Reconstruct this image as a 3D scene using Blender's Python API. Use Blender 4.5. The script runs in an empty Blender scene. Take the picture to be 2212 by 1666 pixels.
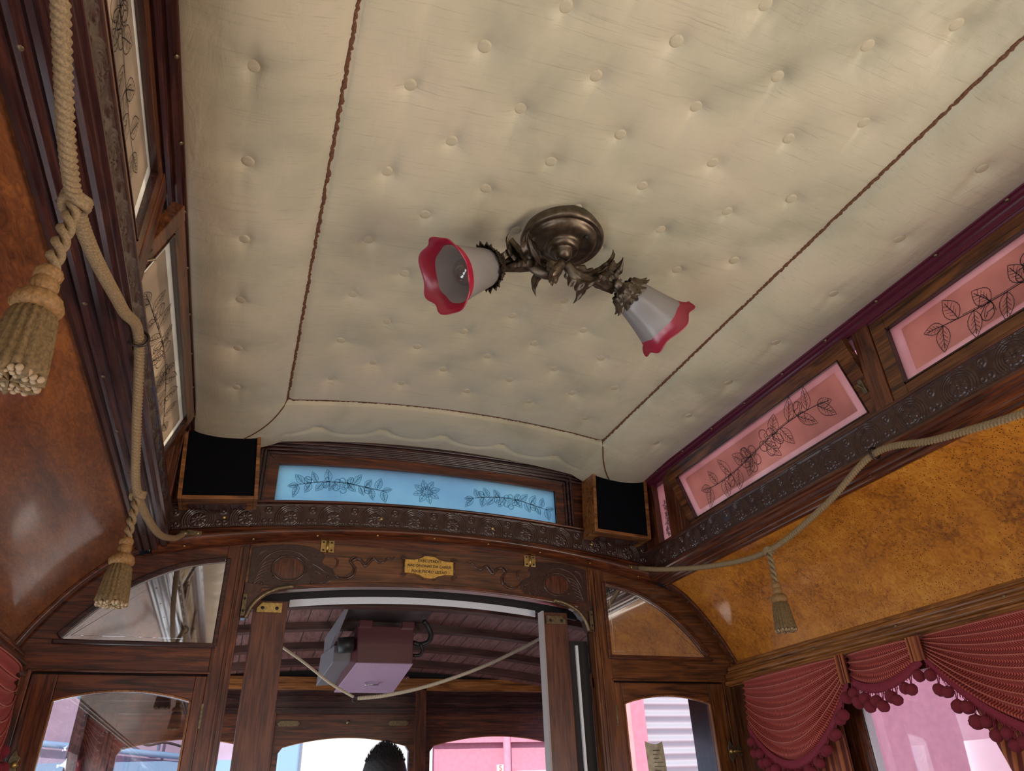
import bpy, math, random
import numpy as np
from mathutils import Vector, Matrix
random.seed(7); np.random.seed(7)
S = bpy.context.scene; COL = S.collection
PI = math.pi

# ------------------------------------------------------------------ camera
cam_d = bpy.data.cameras.new('camera'); cam = bpy.data.objects.new('camera', cam_d); COL.objects.link(cam)
PITCH, YAW, ROLL = 0.5288, 0.3653, -0.0407
fw = Vector((math.sin(YAW)*math.cos(PITCH), math.cos(YAW)*math.cos(PITCH), math.sin(PITCH)))
rt = Vector((math.cos(YAW), -math.sin(YAW), 0)); up = rt.cross(fw)
r2 = rt*math.cos(ROLL)+up*math.sin(ROLL); u2 = up*math.cos(ROLL)-rt*math.sin(ROLL)
M = Matrix((r2, u2, -fw)).transposed().to_4x4(); M.translation = Vector((-0.5354, -2.1779, 1.55)); cam.matrix_world = M
cam_d.sensor_width = 36; cam_d.lens = 36*1539.19/2212; cam_d.clip_start = 0.02; cam_d.clip_end = 200
S.camera = cam
# ------------------------------------------------------------------ world
W = bpy.data.worlds.new('world'); S.world = W; W.use_nodes = True
nt = W.node_tree; nt.nodes.clear()
tc = nt.nodes.new('ShaderNodeTexCoord'); sx = nt.nodes.new('ShaderNodeSeparateXYZ'); rp = nt.nodes.new('ShaderNodeValToRGB')
bg = nt.nodes.new('ShaderNodeBackground'); wo = nt.nodes.new('ShaderNodeOutputWorld'); mr = nt.nodes.new('ShaderNodeMapRange')
nt.links.new(tc.outputs['Generated'], sx.inputs[0]); nt.links.new(sx.outputs['Z'], mr.inputs['Value'])
mr.inputs['From Min'].default_value = -1; mr.inputs['From Max'].default_value = 1
nt.links.new(mr.outputs[0], rp.inputs[0]); nt.links.new(rp.outputs[0], bg.inputs[0]); nt.links.new(bg.outputs[0], wo.inputs[0])
e = rp.color_ramp.elements; e[0].position = 0; e[0].color = (.34, .30, .27, 1); e[1].position = 1; e[1].color = (.45, .68, 1.0, 1)
q = e.new(.49); q.color = (.42, .38, .35, 1); q = e.new(.52); q.color = (.85, .92, 1.0, 1)
bg.inputs[1].default_value = 1.25
# ------------------------------------------------------------------ sun, and fill lamps added inside the tram to brighten it
sd = bpy.data.lights.new('sun', 'SUN'); sd.energy = 4.8; sd.angle = .01; sd.color = (1, .95, .87)
so = bpy.data.objects.new('sun', sd); COL.objects.link(so); so.rotation_euler = Vector((.33, .72, -.61)).to_track_quat('-Z', 'Y').to_euler()
def area(name, loc, d, sx_, sy_, en, col):
    a = bpy.data.lights.new(name, 'AREA'); a.shape = 'RECTANGLE'; a.size = sx_; a.size_y = sy_; a.energy = en; a.color = col
    o = bpy.data.objects.new(name, a); COL.objects.link(o); o.location = loc; o.rotation_euler = Vector(d).to_track_quat('-Z', 'Y').to_euler()
    return o
for i in range(4):
    y = -1.79-.9*i
    area('window_daylight_fill', (-1.05, y, 1.40), (1, 0, .12), .72, .86, 7, (.86, .93, 1.0))  # area lamps added inside the side windows, stronger than the sky outside
    area('window_daylight_fill', (1.05, y, 1.40), (-1, 0, .12), .72, .86, (19, 15, 11, 9)[i], (1.0, .90, .78))
area('window_daylight_fill', (-1.05, -.895, 1.40), (1, 0, .12),   .72, .86, 8, (.86, .93, 1.0))
area('rear_fill', (0, -4.9, 1.35), (0, 1, .1), 1.5, 1.1, 10, (1.0, .97, .92))  # added fill lamp; the rear wall behind it has no opening
area('porch_fill', (-.98, .62, 1.35), (1, 0, .1), .8, .8, 9, (.85, .92, 1.0))  # added fill lamp at the porch side, lifts the porch interior
vs = S.view_settings; vs.view_transform = 'Standard'; vs.look = 'None'; vs.gamma = 1; vs.use_curve_mapping = False; vs.exposure = 0.0
S.cycles.use_denoising = True
S.cycles.max_bounces = 10; S.cycles.diffuse_bounces = 5; S.cycles.glossy_bounces = 4; S.cycles.transparent_max_bounces = 12
S.cycles.sample_clamp_indirect = 6

# ================================================================== helpers
class MB:
    def __init__(s): s.v = []; s.f = []; s.m = []; s.mi = 0
    def add(s, vs, fs):
        b = len(s.v); s.v += [tuple(v) for v in vs]; s.f += [tuple(b+i for i in f) for f in fs]; s.m += [s.mi]*len(fs); return s
    def box(s, x0, x1, y0, y1, z0, z1):
        return s.add([(x0,y0,z0),(x1,y0,z0),(x1,y1,z0),(x0,y1,z0),(x0,y0,z1),(x1,y0,z1),(x1,y1,z1),(x0,y1,z1)],
                     [(0,3,2,1),(4,5,6,7),(0,1,5,4),(1,2,6,5),(2,3,7,6),(3,0,4,7)])
    def obox(s, c, ax, ay, az):
        c, ax, ay, az = map(Vector, (c, ax, ay, az))
        P = [c+ax*a+ay*b+az*d for d in (-1, 1) for a, b in ((-1,-1),(1,-1),(1,1),(-1,1))]
        return s.add(P, [(0,3,2,1),(4,5,6,7),(0,1,5,4),(1,2,6,5),(2,3,7,6),(3,0,4,7)])
    def grid(s, fn, nu, nv, cu=False, cv=False):
        vs = [fn(i/nu, j/nv) for j in range(nv+(not cv)) for i in range(nu+(not cu))]
        wu = nu+(not cu); hv = nv+(not cv); fs = []
        for j in range(nv):
            for i in range(nu):
                a, b = i, (i+1) % wu; c, d = j % hv, (j+1) % hv
                fs.append((c*wu+a, c*wu+b, d*wu+b, d*wu+a))
        return s.add(vs, fs)
    def tube(s, path, r, n=8, cap=True, closed=False, prof=None):
        P = [Vector(p) for p in path]; m = len(P); T = []
        for i in range(m):
            a = P[(i-1) % m] if closed or i else P[i]; b = P[(i+1) % m] if closed or i < m-1 else P[i]
            t = (b-a); T.append(t.normalized() if t.length > 1e-9 else Vector((0,0,1)))
        nrm = T[0].orthogonal().normalized(); rings = []
        for i in range(m):
            if i: nrm = (nrm-T[i]*nrm.dot(T[i])); nrm = nrm.normalized() if nrm.length > 1e-6 else T[i].orthogonal().normalized()
            bn = T[i].cross(nrm); rr = r(i/(m-1)) if callable(r) else r
            ring = []
            for k in range(n):
                a = 2*PI*k/n; q = rr*(prof(a, i) if prof else 1)
                ring.append(P[i]+nrm*math.cos(a)*q+bn*math.sin(a)*q)
            rings += ring
        fs = []
        for i in range(m if closed else m-1):
            j = (i+1) % m
            for k in range(n): fs.append((i*n+k, i*n+(k+1) % n, j*n+(k+1) % n, j*n+k))
        if cap and not closed: fs += [tuple(range(n-1, -1, -1)), tuple((m-1)*n+k for k in range(n))]
        return s.add(rings, fs)
    def lathe(s, prof, n=32, o=(0,0,0), ax=(0,0,1), mod=None):
        ax = Vector(ax).normalized(); e1 = ax.orthogonal().normalized(); e2 = ax.cross(e1); o = Vector(o)
        def fn(u, v):
            k = v*(len(prof)-1); i = min(int(k), len(prof)-2); t = k-i
            r = prof[i][0]*(1-t)+prof[i+1][0]*t; h = prof[i][1]*(1-t)+prof[i+1][1]*t; a = 2*PI*u
            if mod: r, h = mod(a, v, r, h)
            return o+ax*h+e1*(r*math.cos(a))+e2*(r*math.sin(a))
        return s.grid(fn, n, len(prof)-1, cu=True)
    def prism(s, poly, y0, y1, ax='y'):
        n = len(poly)
        def P(a, b, c): return {'y': (a, c, b), 'x': (c, a, b), 'z': (a, b, c)}[ax]
        vs = [P(a, b, y0) for a, b in poly]+[P(a, b, y1) for a, b in poly]
        return s.add(vs, [tuple(range(n)), tuple(range(2*n-1, n-1, -1))]+[(i, i+n, (i+1) % n+n, (i+1) % n) for i in range(n)])
    def strip(s, A, B, y0, y1):            # solid between two equal-length curves in (x,z), from y0 to y1
        n = len(A); vs = []
        for (a, b) in zip(A, B): vs += [(a[0], y0, a[1]), (b[0], y0, b[1]), (b[0], y1, b[1]), (a[0], y1, a[1])]
        fs = []
        for i in range(n-1):
            for k in range(4): fs.append((i*4+k, i*4+(k+1) % 4, i*4+4+(k+1) % 4, i*4+4+k))
        fs += [(3,2,1,0), tuple((n-1)*4+k for k in range(4))]
        return s.add(vs, fs)
    def sweepY(s, prof, ys):               # open profile in (x,z) swept along y
        n = len(prof); vs = [(p[0], y, p[1]) for y in ys for p in prof]
        return s.add(vs, [(j*n+i, j*n+i+1, (j+1)*n+i+1, (j+1)*n+i) for j in range(len(ys)-1) for i in range(n-1)])
    def ball(s, c, r, nu=12, nv=8, sq=(1,1,1), nz=0):
        c = Vector(c)
        def fn(u, v):
            a = 2*PI*u; b = PI*v; k = r*(1+(random.uniform(-nz, nz) if nz else 0))
            return c+Vector((math.sin(b)*math.cos(a)*sq[0], math.sin(b)*math.sin(a)*sq[1], math.cos(b)*sq[2]))*k
        return s.grid(fn, nu, nv, cu=True)
    def build(s, name, mats, parent=None, smooth=False, bevel=0, loc=None):
        me = bpy.data.meshes.new(name); me.from_pydata(s.v, [], s.f); me.update()
        if not isinstance(mats, (list, tuple)): mats = [mats]
        for m in mats: me.materials.append(m)
        if len(mats) > 1: me.polygons.foreach_set('material_index', s.m)
        if smooth: me.polygons.foreach_set('use_smooth', [True]*len(s.f))
        import bmesh
        bm = bmesh.new(); bm.from_mesh(me); bmesh.ops.recalc_face_normals(bm, faces=bm.faces); bm.to_mesh(me); bm.free()
        o = bpy.data.objects.new(name, me); COL.objects.link(o)
        if parent:
            o.parent = parent
            if loc is None:
                off = Vector(); q = parent
                while q: off += q.location; q = q.parent
                me.transform(Matrix.Translation(-off))
        if loc is not None: o.location = loc
        if bevel:
            b = o.modifiers.new('bevel', 'BEVEL'); b.width = bevel; b.segments = 2; b.limit_method = 'ANGLE'; b.angle_limit = .7
        return o
def tag(o, label=None, cat=None, group=None, kind=None):
    if label: o['label'] = label
    if cat: o['category'] = cat
    if group: o['group'] = group
    if kind: o['kind'] = kind
    return o
def struct(o, label=None): return tag(o, label, None, None, 'structure')
def empty(name, loc, label=None, cat=None, group=None, kind=None):
    o = bpy.data.objects.new(name, None); o.empty_display_size = .05; o.location = loc; COL.objects.link(o)
    return tag(o, label, cat, group, kind)
def copy_tree(o, parent=None):
    c = o.copy(); COL.objects.link(c); c.parent = parent
    for ch in list(o.children): copy_tree(ch, c)
    return c
def curve(pts, n=40):                      # Catmull-Rom through points (any dimension)
    P = [np.array(p, float) for p in pts]; P = [2*P[0]-P[1]]+P+[2*P[-1]-P[-2]]; out = []; m = len(P)-3
    for i in range(n+1):
        t = i/n*m; k = min(int(t), m-1); t -= k; a, b, c, d = P[k:k+4]
        out.append(tuple(.5*((2*b)+(c-a)*t+(2*a-5*b+4*c-d)*t*t+(3*b-a-3*c+d)*t**3)))
    return out
# ------------------------------------------------------------------ materials
def newmat(name):
    m = bpy.data.materials.new(name); m.use_nodes = True; n = m.node_tree; b = n.nodes['Principled BSDF']; return m, n, b
def N(n, t, **k):
    x = n.nodes.new('ShaderNode'+t)
    for a, v in k.items():
        if a in x.inputs: x.inputs[a].default_value = v
        else: setattr(x, a, v)
    return x
def bump(n, b, src, st, dist=.002):
    u = N(n, 'Bump'); u.inputs['Strength'].default_value = st; u.inputs['Distance'].default_value = dist
    n.links.new(src, u.inputs['Height']); n.links.new(u.outputs[0], b.inputs['Normal']); return u
def coords(n, scale, rot=(0,0,0)):
    t = N(n, 'TexCoord'); m = N(n, 'Mapping'); m.inputs['Scale'].default_value = scale; m.inputs['Rotation'].default_value = rot
    n.links.new(t.outputs['Object'], m.inputs[0]); return m.outputs[0]
def ramp(n, fac, cols):
    r = N(n, 'ValToRGB'); e = r.color_ramp.elements
    while len(e) < len(cols): e.new(.5)
    for i, (p, c) in enumerate(cols): e[i].position = p; e[i].color = (*c, 1)
    n.links.new(fac, r.inputs[0]); return r.outputs[0]
def wood(name, c0, c1, c2, axis='x', rough=.3, coat=.3, sc=1.0, bs=.25):
    m, n, b = newmat(name); k = {'x': (2.5, 30, 30), 'y': (30, 2.5, 30), 'z': (30, 30, 2.5)}[axis]
    co = coords(n, tuple(a*sc for a in k))
    a = N(n, 'TexNoise', Scale=2.2, Detail=8.0, Roughness=.62, Distortion=1.1); n.links.new(co, a.inputs[0])
    co2 = coords(n, tuple((q*7 if q > 5 else q*2) for q in k))
    f = N(n, 'TexNoise', Scale=2.0, Detail=3.0); n.links.new(co2, f.inputs[0])
    mx = N(n, 'Math', operation='MULTIPLY_ADD'); mx.inputs[1].default_value = .35; n.links.new(f.outputs[0], mx.inputs[0]); n.links.new(a.outputs[0], mx.inputs[2])
    c = ramp(n, mx.outputs[0], [(.50, c0), (.66, c1), (.86, c2)]); n.links.new(c, b.inputs['Base Color'])
    b.inputs['Roughness'].default_value = rough; b.inputs['Coat Weight'].default_value = coat; b.inputs['Coat Roughness'].default_value = .15
    bump(n, b, mx.outputs[0], bs, .001); return m
def plain(name, c, rough=.5, metal=0, coat=0, nb=0, nsc=200, var=0):
    m, n, b = newmat(name); b.inputs['Base Color'].default_value = (*c, 1); b.inputs['Roughness'].default_value = rough
    b.inputs['Metallic'].default_value = metal; b.inputs['Coat Weight'].default_value = coat
    t = N(n, 'TexNoise', Scale=nsc, Detail=4.0); n.links.new(coords(n, (1,1,1)), t.inputs[0])
    if nb: bump(n, b, t.outputs[0], nb, .001)
    v = var or .05
    cc = ramp(n, t.outputs[0], [(.3, tuple(x*(1-v) for x in c)), (.7, tuple(min(1, x*(1+v)) for x in c))]); n.links.new(cc, b.inputs['Base Color'])
    return m
WD = {}
for ax in 'xyz':
    WD['dark'+ax] = wood('dark_mahogany_'+ax, (.012, .004, .005), (.034, .011, .010), (.075, .024, .016), ax, .26, .45)
    WD['mid'+ax] = wood('red_brown_wood_'+ax, (.018, .005, .003), (.075, .019, .008), (.18, .050, .016), ax, .32, .3)
    WD['light'+ax] = wood('orange_brown_wood_'+ax, (.07, .022, .006), (.21, .075, .018), (.38, .15, .04), ax, .3, .3)
SW = {ax: wood('warm_sash_wood_'+ax, (.026, .008, .004), (.105, .033, .010), (.21, .072, .020), ax, .3, .3) for ax in 'xyz'}
maroon = plain('maroon_painted_moulding', (.10, .012, .030), .28, coat=.4, nb=.05)
carved = plain('carved_dark_wood', (.045, .018, .013), .3, coat=.35, nb=.12, nsc=90, var=.35)
carvedhdr = plain('carved_header_wood', (.060, .022, .013), .32, coat=.25, nb=.12, nsc=90, var=.35)
def burl(name, cs, stretch):
    m, n, b = newmat(name); co = coords(n, stretch)
    a = N(n, 'TexNoise', Scale=3.0, Detail=7.0, Roughness=.7, Distortion=.6); n.links.new(co, a.inputs[0])
    f = N(n, 'TexNoise', Scale=55.0, Detail=3.0, Roughness=.6, Distortion=1.5); n.links.new(co, f.inputs[0])
    mx = N(n, 'Math', operation='MULTIPLY_ADD'); mx.inputs[1].default_value = .55; n.links.new(f.outputs[0], mx.inputs[0]); n.links.new(a.outputs[0], mx.inputs[2])
    c = ramp(n, mx.outputs[0], [(.58, cs[0]), (.78, cs[1]), (.98, cs[2])])
    vo = N(n, 'TexVoronoi', Scale=160.0); vo.inputs['Randomness'].default_value = 1; n.links.new(co, vo.inputs[0])
    pr = N(n, 'Math', operation='LESS_THAN'); pr.inputs[1].default_value = .20 if 'golden' in name else .10; n.links.new(vo.outputs['Distance'], pr.inputs[0])
    nz = N(n, 'TexNoise', Scale=6.0); n.links.new(co, nz.inputs[0]); gt = N(n, 'Math', operation='GREATER_THAN'); gt.inputs[1].default_value = .47; n.links.new(nz.outputs[0], gt.inputs[0])
    mm = N(n, 'Math', operation='MULTIPLY'); n.links.new(pr.outputs[0], mm.inputs[0]); n.links.new(gt.outputs[0], mm.inputs[1])
    mix = N(n, 'Mix', data_type='RGBA'); n.links.new(mm.outputs[0], mix.inputs[0]); n.links.new(c, mix.inputs[6]); mix.inputs[7].default_value = (.05, .018, .006, 1)
    n.links.new(mix.outputs[2], b.inputs['Base Color'])
    b.inputs['Roughness'].default_value = .42; b.inputs['Coat Weight'].default_value = .6 if 'golden' in name else .22; b.inputs['Specular IOR Level'].default_value = .5 if 'golden' in name else .22; b.inputs['Coat Roughness'].default_value = .09
    lo = N(n, 'TexNoise', Scale=9.0, Detail=4.0); n.links.new(coords(n, (1.0, .6, 4)), lo.inputs[0])
    bump(n, b, lo.outputs[0], .35, .004); return m
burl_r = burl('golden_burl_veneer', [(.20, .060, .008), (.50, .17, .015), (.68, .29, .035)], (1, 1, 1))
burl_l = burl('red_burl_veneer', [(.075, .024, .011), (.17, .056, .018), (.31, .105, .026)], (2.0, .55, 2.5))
def fabric_mat():
    m, n, b = newmat('cream_satin_fabric')
    co = coords(n, (5, 300, 60)); a = N(n, 'TexNoise', Scale=1.0, Detail=5.0, Roughness=.7); n.links.new(co, a.inputs[0])
    co2 = coords(n, (2.2, 2.2, 2.2)); l = N(n, 'TexNoise', Scale=1.6, Detail=5.0, Roughness=.55, Distortion=.4); n.links.new(co2, l.inputs[0])
    c = ramp(n, l.outputs[0], [(.32, (.43, .395, .27)), (.5, (.575, .515, .355)), (.68, (.66, .565, .40))])
    c2 = ramp(n, a.outputs[0], [(.30, (.62, .60, .58)), (.44, (1, 1, 1))])
    mix = N(n, 'Mix', data_type='RGBA', blend_type='MULTIPLY'); mix.inputs[0].default_value = .6; n.links.new(c, mix.inputs[6]); n.links.new(c2, mix.inputs[7])
    n.links.new(mix.outputs[2], b.inputs['Base Color']); b.inputs['Roughness'].default_value = .42; b.inputs['Sheen Weight'].default_value = .25
    b.inputs['Anisotropic'].default_value = .4
    w = N(n, 'TexNoise', Scale=9.0, Detail=5.0, Roughness=.6, Distortion=.8); n.links.new(coords(n, (1.6, .8, 1), (0, 0, .7)), w.inputs[0])
    ad = N(n, 'Math', operation='MULTIPLY_ADD'); ad.inputs[1].default_value = .12; n.links.new(a.outputs[0], ad.inputs[0]); n.links.new(w.outputs[0], ad.inputs[2])
    bump(n, b, ad.outputs[0], .5, .006); return m
fabric = fabric_mat()
button_m = plain('button_fabric', (.54, .47, .32), .5)
braid = plain('rust_brown_braid', (.14, .055, .025), .8, nb=.6, nsc=300, var=.5)
brass = plain('worn_brass', (.50, .34, .12), .35, metal=.8, nb=.15, nsc=150, var=.3)
brassdull = plain('dull_brass', (.17, .125, .07), .40, metal=.7, nb=.2, nsc=150, var=.35)
bronze = plain('antique_bronze', (.15, .115, .082), .40, metal=.9, nb=.2, nsc=60, var=.4)
plaque_m = plain('gilded_brass_plate', (.62, .36, .08), .4, metal=.45, var=.25)
black = plain('black_cloth', (.004, .004, .006), .95, nb=.3, nsc=900); black.node_tree.nodes['Principled BSDF'].inputs['Specular IOR Level'].default_value = .08
dark = plain('dark_void_paint', (.012, .009, .009), .7)
ink = plain('dark_ink_line', (.03, .022, .022), .7)
whitep = plain('white_strip', (.72, .74, .78), .4)
rope_m = plain('golden_tan_cord', (.23, .155, .075), .75, nb=.5, nsc=500, var=.35)
tassel_m = plain('tan_tassel_thread', (.24, .125, .04), .7, nb=.4, nsc=300, var=.35)
tassel_d = plain('olive_tassel_fringe', (.14, .085, .03), .75, nb=.5, nsc=300, var=.4)
def translucent(name, c, mixd=.10, gl=.0, var=.15, nsc=8):
    m, n, b = newmat(name); n.nodes.remove(b); out = n.nodes['Material Output']
    t = N(n, 'BsdfTranslucent'); d = N(n, 'BsdfDiffuse'); g = N(n, 'BsdfGlossy'); g.inputs['Roughness'].default_value = .3
    z = N(n, 'TexNoise', Scale=nsc, Detail=5.0); n.links.new(coords(n, (1,1,1)), z.inputs[0])
    cc = ramp(n, z.outputs[0], [(.3, tuple(x*(1-var) for x in c)), (.7, tuple(min(1, x*(1+var)) for x in c))])
    n.links.new(cc, t.inputs[0]); n.links.new(cc, d.inputs[0])
    m1 = N(n, 'MixShader'); m1.inputs[0].default_value = mixd; n.links.new(t.outputs[0], m1.inputs[1]); n.links.new(d.outputs[0], m1.inputs[2])
    m2 = N(n, 'MixShader'); m2.inputs[0].default_value = .05+gl; n.links.new(m1.outputs[0], m2.inputs[1]); n.links.new(g.outputs[0], m2.inputs[2])
    n.links.new(m2.outputs[0], out.inputs[0]); return m
G = {'rb': translucent('pink_light_tinted_margin', (1.0, .74, .68)), 'ri': translucent('rose_light_tinted_glass', (.90, .64, .56), nsc=5, var=.25), 'rf': translucent('rose_light_tinted_leaf', (1.0, .76, .68)),  # pink light from the building outside is put into the glass tint
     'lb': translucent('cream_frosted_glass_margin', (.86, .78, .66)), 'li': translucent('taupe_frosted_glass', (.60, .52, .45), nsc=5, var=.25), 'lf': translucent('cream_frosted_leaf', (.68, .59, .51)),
     'fb': translucent('sky_light_tinted_glass', (.55, .85, 1.0), .02, nsc=5, var=.12), 'ff': translucent('sky_light_tinted_leaf', (.45, .80, .98), .15),  # blue of the sky behind the front pane is put into its tint
     'shade': translucent('grey_frosted_shade_glass', (.50, .46, .43), .45, .04), 'rim': translucent('ruby_shade_rim_glass', (.55, .02, .07), .55, .05)}
for k_ in ('rf', 'lf', 'ff'):
    n_ = G[k_].node_tree; o_ = n_.nodes['Material Output']; src = o_.inputs[0].links[0].from_socket; mx_ = N(n_, 'MixShader'); tr_ = N(n_, 'BsdfTransparent'); tr_.inputs[0].default_value = (1, 1, 1, 1)
    mx_.inputs[0].default_value = .30; n_.links.new(tr_.outputs[0], mx_.inputs[1]); n_.links.new(src, mx_.inputs[2]); n_.links.new(mx_.outputs[0], o_.inputs[0])
def glass(name, tint=(1,1,1), refl=.10):
    m, n, b = newmat(name); n.nodes.remove(b); out = n.nodes['Material Output']
    t = N(n, 'BsdfTransparent'); t.inputs[0].default_value = (*tint, 1); g = N(n, 'BsdfGlossy'); g.inputs['Roughness'].default_value = .01
    l = N(n, 'LayerWeight'); l.inputs[0].default_value = .35
    k = N(n, 'Math', operation='MULTIPLY_ADD'); k.inputs[1].default_value = .22; k.inputs[2].default_value = refl; n.links.new(l.outputs['Fresnel'], k.inputs[0])
    mx = N(n, 'MixShader'); n.links.new(k.outputs[0], mx.inputs[0]); n.links.new(t.outputs[0], mx.inputs[1]); n.links.new(g.outputs[0], mx.inputs[2])
    n.links.new(mx.outputs[0], out.inputs[0]); return m
clear = glass('clear_window_glass', refl=.0); clearl = glass('dusty_window_glass', (.9, .9, .92), .22)
mirror, _n, _b = newmat('silvered_mirror'); _b.inputs['Metallic'].default_value = 1; _b.inputs['Roughness'].default_value = .03; _b.inputs['Base Color'].default_value = (.76, .76, .78, 1)

# ================================================================== carved relief strips
def relief(u, v):
    """height 0..1 of the carved frieze; u in pattern units, v 0 (bottom)..1 (top)"""
    a = u-np.floor(u)-.5; b = (v-.40)*.62
    r = np.hypot(a, b); th = np.arctan2(b, a); h = np.zeros_like(a)
    ring = lambda R, w: np.exp(-((r-R)/w)**2)
    h += .8*ring(.235, .016)+.7*ring(.285, .014)+.55*ring(.335, .012)
    h *= np.where(b > -.16, 1, .2)
    pet = np.clip((.19-r)/.05, 0, 1)*(.45+.45*np.abs(np.cos(4.5*th)))*(r > .045); h = np.maximum(h, pet)
    h = np.maximum(h, .95*np.exp(-(r/.035)**2)); h = np.maximum(h, .8*np.exp(-((r-.195)/.012)**2))
    a2 = np.abs(a)-.5; r2 = np.hypot(a2, (v-.72)*.62)
    h = np.maximum(h, .75*np.exp(-((r2-.07)/.014)**2)); h = np.maximum(h, .7*np.exp(-(r2/.03)**2))
    r3 = np.hypot(np.abs(a2)-.07, (v-.25)*.62); h = np.maximum(h, .8*np.exp(-((r3-.045)/.013)**2))
    dots = np.exp(-((v-.10)/.035)**2)*(.5+.5*np.cos(u*2*PI*22)); h = np.maximum(h, .55*dots)
    for vv, ww in ((.03, .02), (.96, .025)): h = np.maximum(h, .9*np.exp(-((v-vv)/ww)**2))
    return h
def relief_mesh(name, s0, s1, fn, mat, unit=.125, amp=.0046, ds=.0016, nv=44, parent=None):
    ns = int(abs(s1-s0)/ds); s = np.linspace(s0, s1, ns+1); v = np.linspace(0, 1, nv+1)
    SS, VV = np.meshgrid(s, v); H = relief(SS/unit, VV)*amp
    P = fn(SS, VV, H); me = bpy.data.meshes.new(name)
    V = np.stack(P, -1).reshape(-1, 3); w = ns+1
    idx = (np.arange(nv)[:, None]*w+np.arange(ns)[None, :]).reshape(-1); F = np.stack([idx, idx+1, idx+w+1, idx+w], -1)
    me.from_pydata(V.tolist(), [], F.tolist()); me.materials.append(mat); me.polygons.foreach_set('use_smooth', [True]*len(F)); me.update()
    o = bpy.data.objects.new(name, me); COL.objects.link(o); o.parent = parent; return o

# ================================================================== CEILING
BX = [(x, -.4-.2*k) for k in range(0, 9) for x in (-.4, -.2, 0, .2, .4)]+[(x, -.5-.2*k) for k in range(0, 8) for x in (-.3, -.1, .1, .3)]
BX = [(x, y-.02*(x == -.4)+.02*(abs(x) == .4)) for x, y in BX]
SIDE = [(s*.642, y) for s in (-1, 1) for y in (-.385, -.582, -.785, -.995, -1.205, -1.40, -1.60, -1.80, -2.0)]
FRONT = [(-.40, -.13), (-.20, -.13), (0, -.13), (.205, -.13), (.40, -.13)]
SEAM_X, SEAM_Y = .505, -.28
CORN = [(.505, -.28), (.535, -.215), (.575, -.15), (.62, -.095), (.67, -.055), (.72, -.03)]
def ceil_z(X, Y):
    ax = np.abs(X)
    zm = 2.607-.15*X**2; t = np.clip((ax-SEAM_X)/(.748-SEAM_X), 0, 1)
    z = np.where(ax < SEAM_X, zm, 2.569-.034*t-.026*np.sin(PI*t)**.75)
    tf = np.clip((Y-SEAM_Y)/(-.03-SEAM_Y), 0, 1)
    kk = np.clip((ax-.49)/.16, 0, 1); kk = kk*kk*(3-2*kk); z = z-(1-kk)*(.010*tf+.014*np.sin(PI*tf))-kk*.012*tf
    # seam grooves
    z += .008*np.exp(-((ax-SEAM_X)/.009)**2)*(Y < SEAM_Y+.01)
    z += .008*np.exp(-((Y-SEAM_Y)/.008)**2)*(ax < SEAM_X)
    # folds running back from the front seam and between the front buttons
    z += .006*np.exp(-((Y+.132-.040*np.abs(np.sin(PI*X/.2)))/.010)**2)*(ax < .5)
    for bx, by in BX+SIDE+FRONT:
        d2 = (X-bx)**2+(Y-by)**2
        z += .0075*np.exp(-d2/.0175**2)+.0052*np.exp(-d2/.047**2)
    for k, (bx, by) in enumerate(BX+SIDE):
        z += .0035*np.exp(-((X-bx-.006*math.sin(k*2.3))/.010)**2-((Y-by-.03*math.cos(k*1.7))/.060)**2)+.0022*np.exp(-((X-bx-.035*math.sin(k*4.1))/.012)**2-((Y-by)/.045)**2)
        for a in range(3):
            th = ((k*73+a*131) % 360)*PI/180; dx = (X-bx)*math.cos(th)+(Y-by)*math.sin(th); dy = -(X-bx)*math.sin(th)+(Y-by)*math.cos(th)
            z += .0014*np.exp(-(dy/.007)**2)*np.exp(-dx/.05)*(dx > 0.0)
    return z
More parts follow.
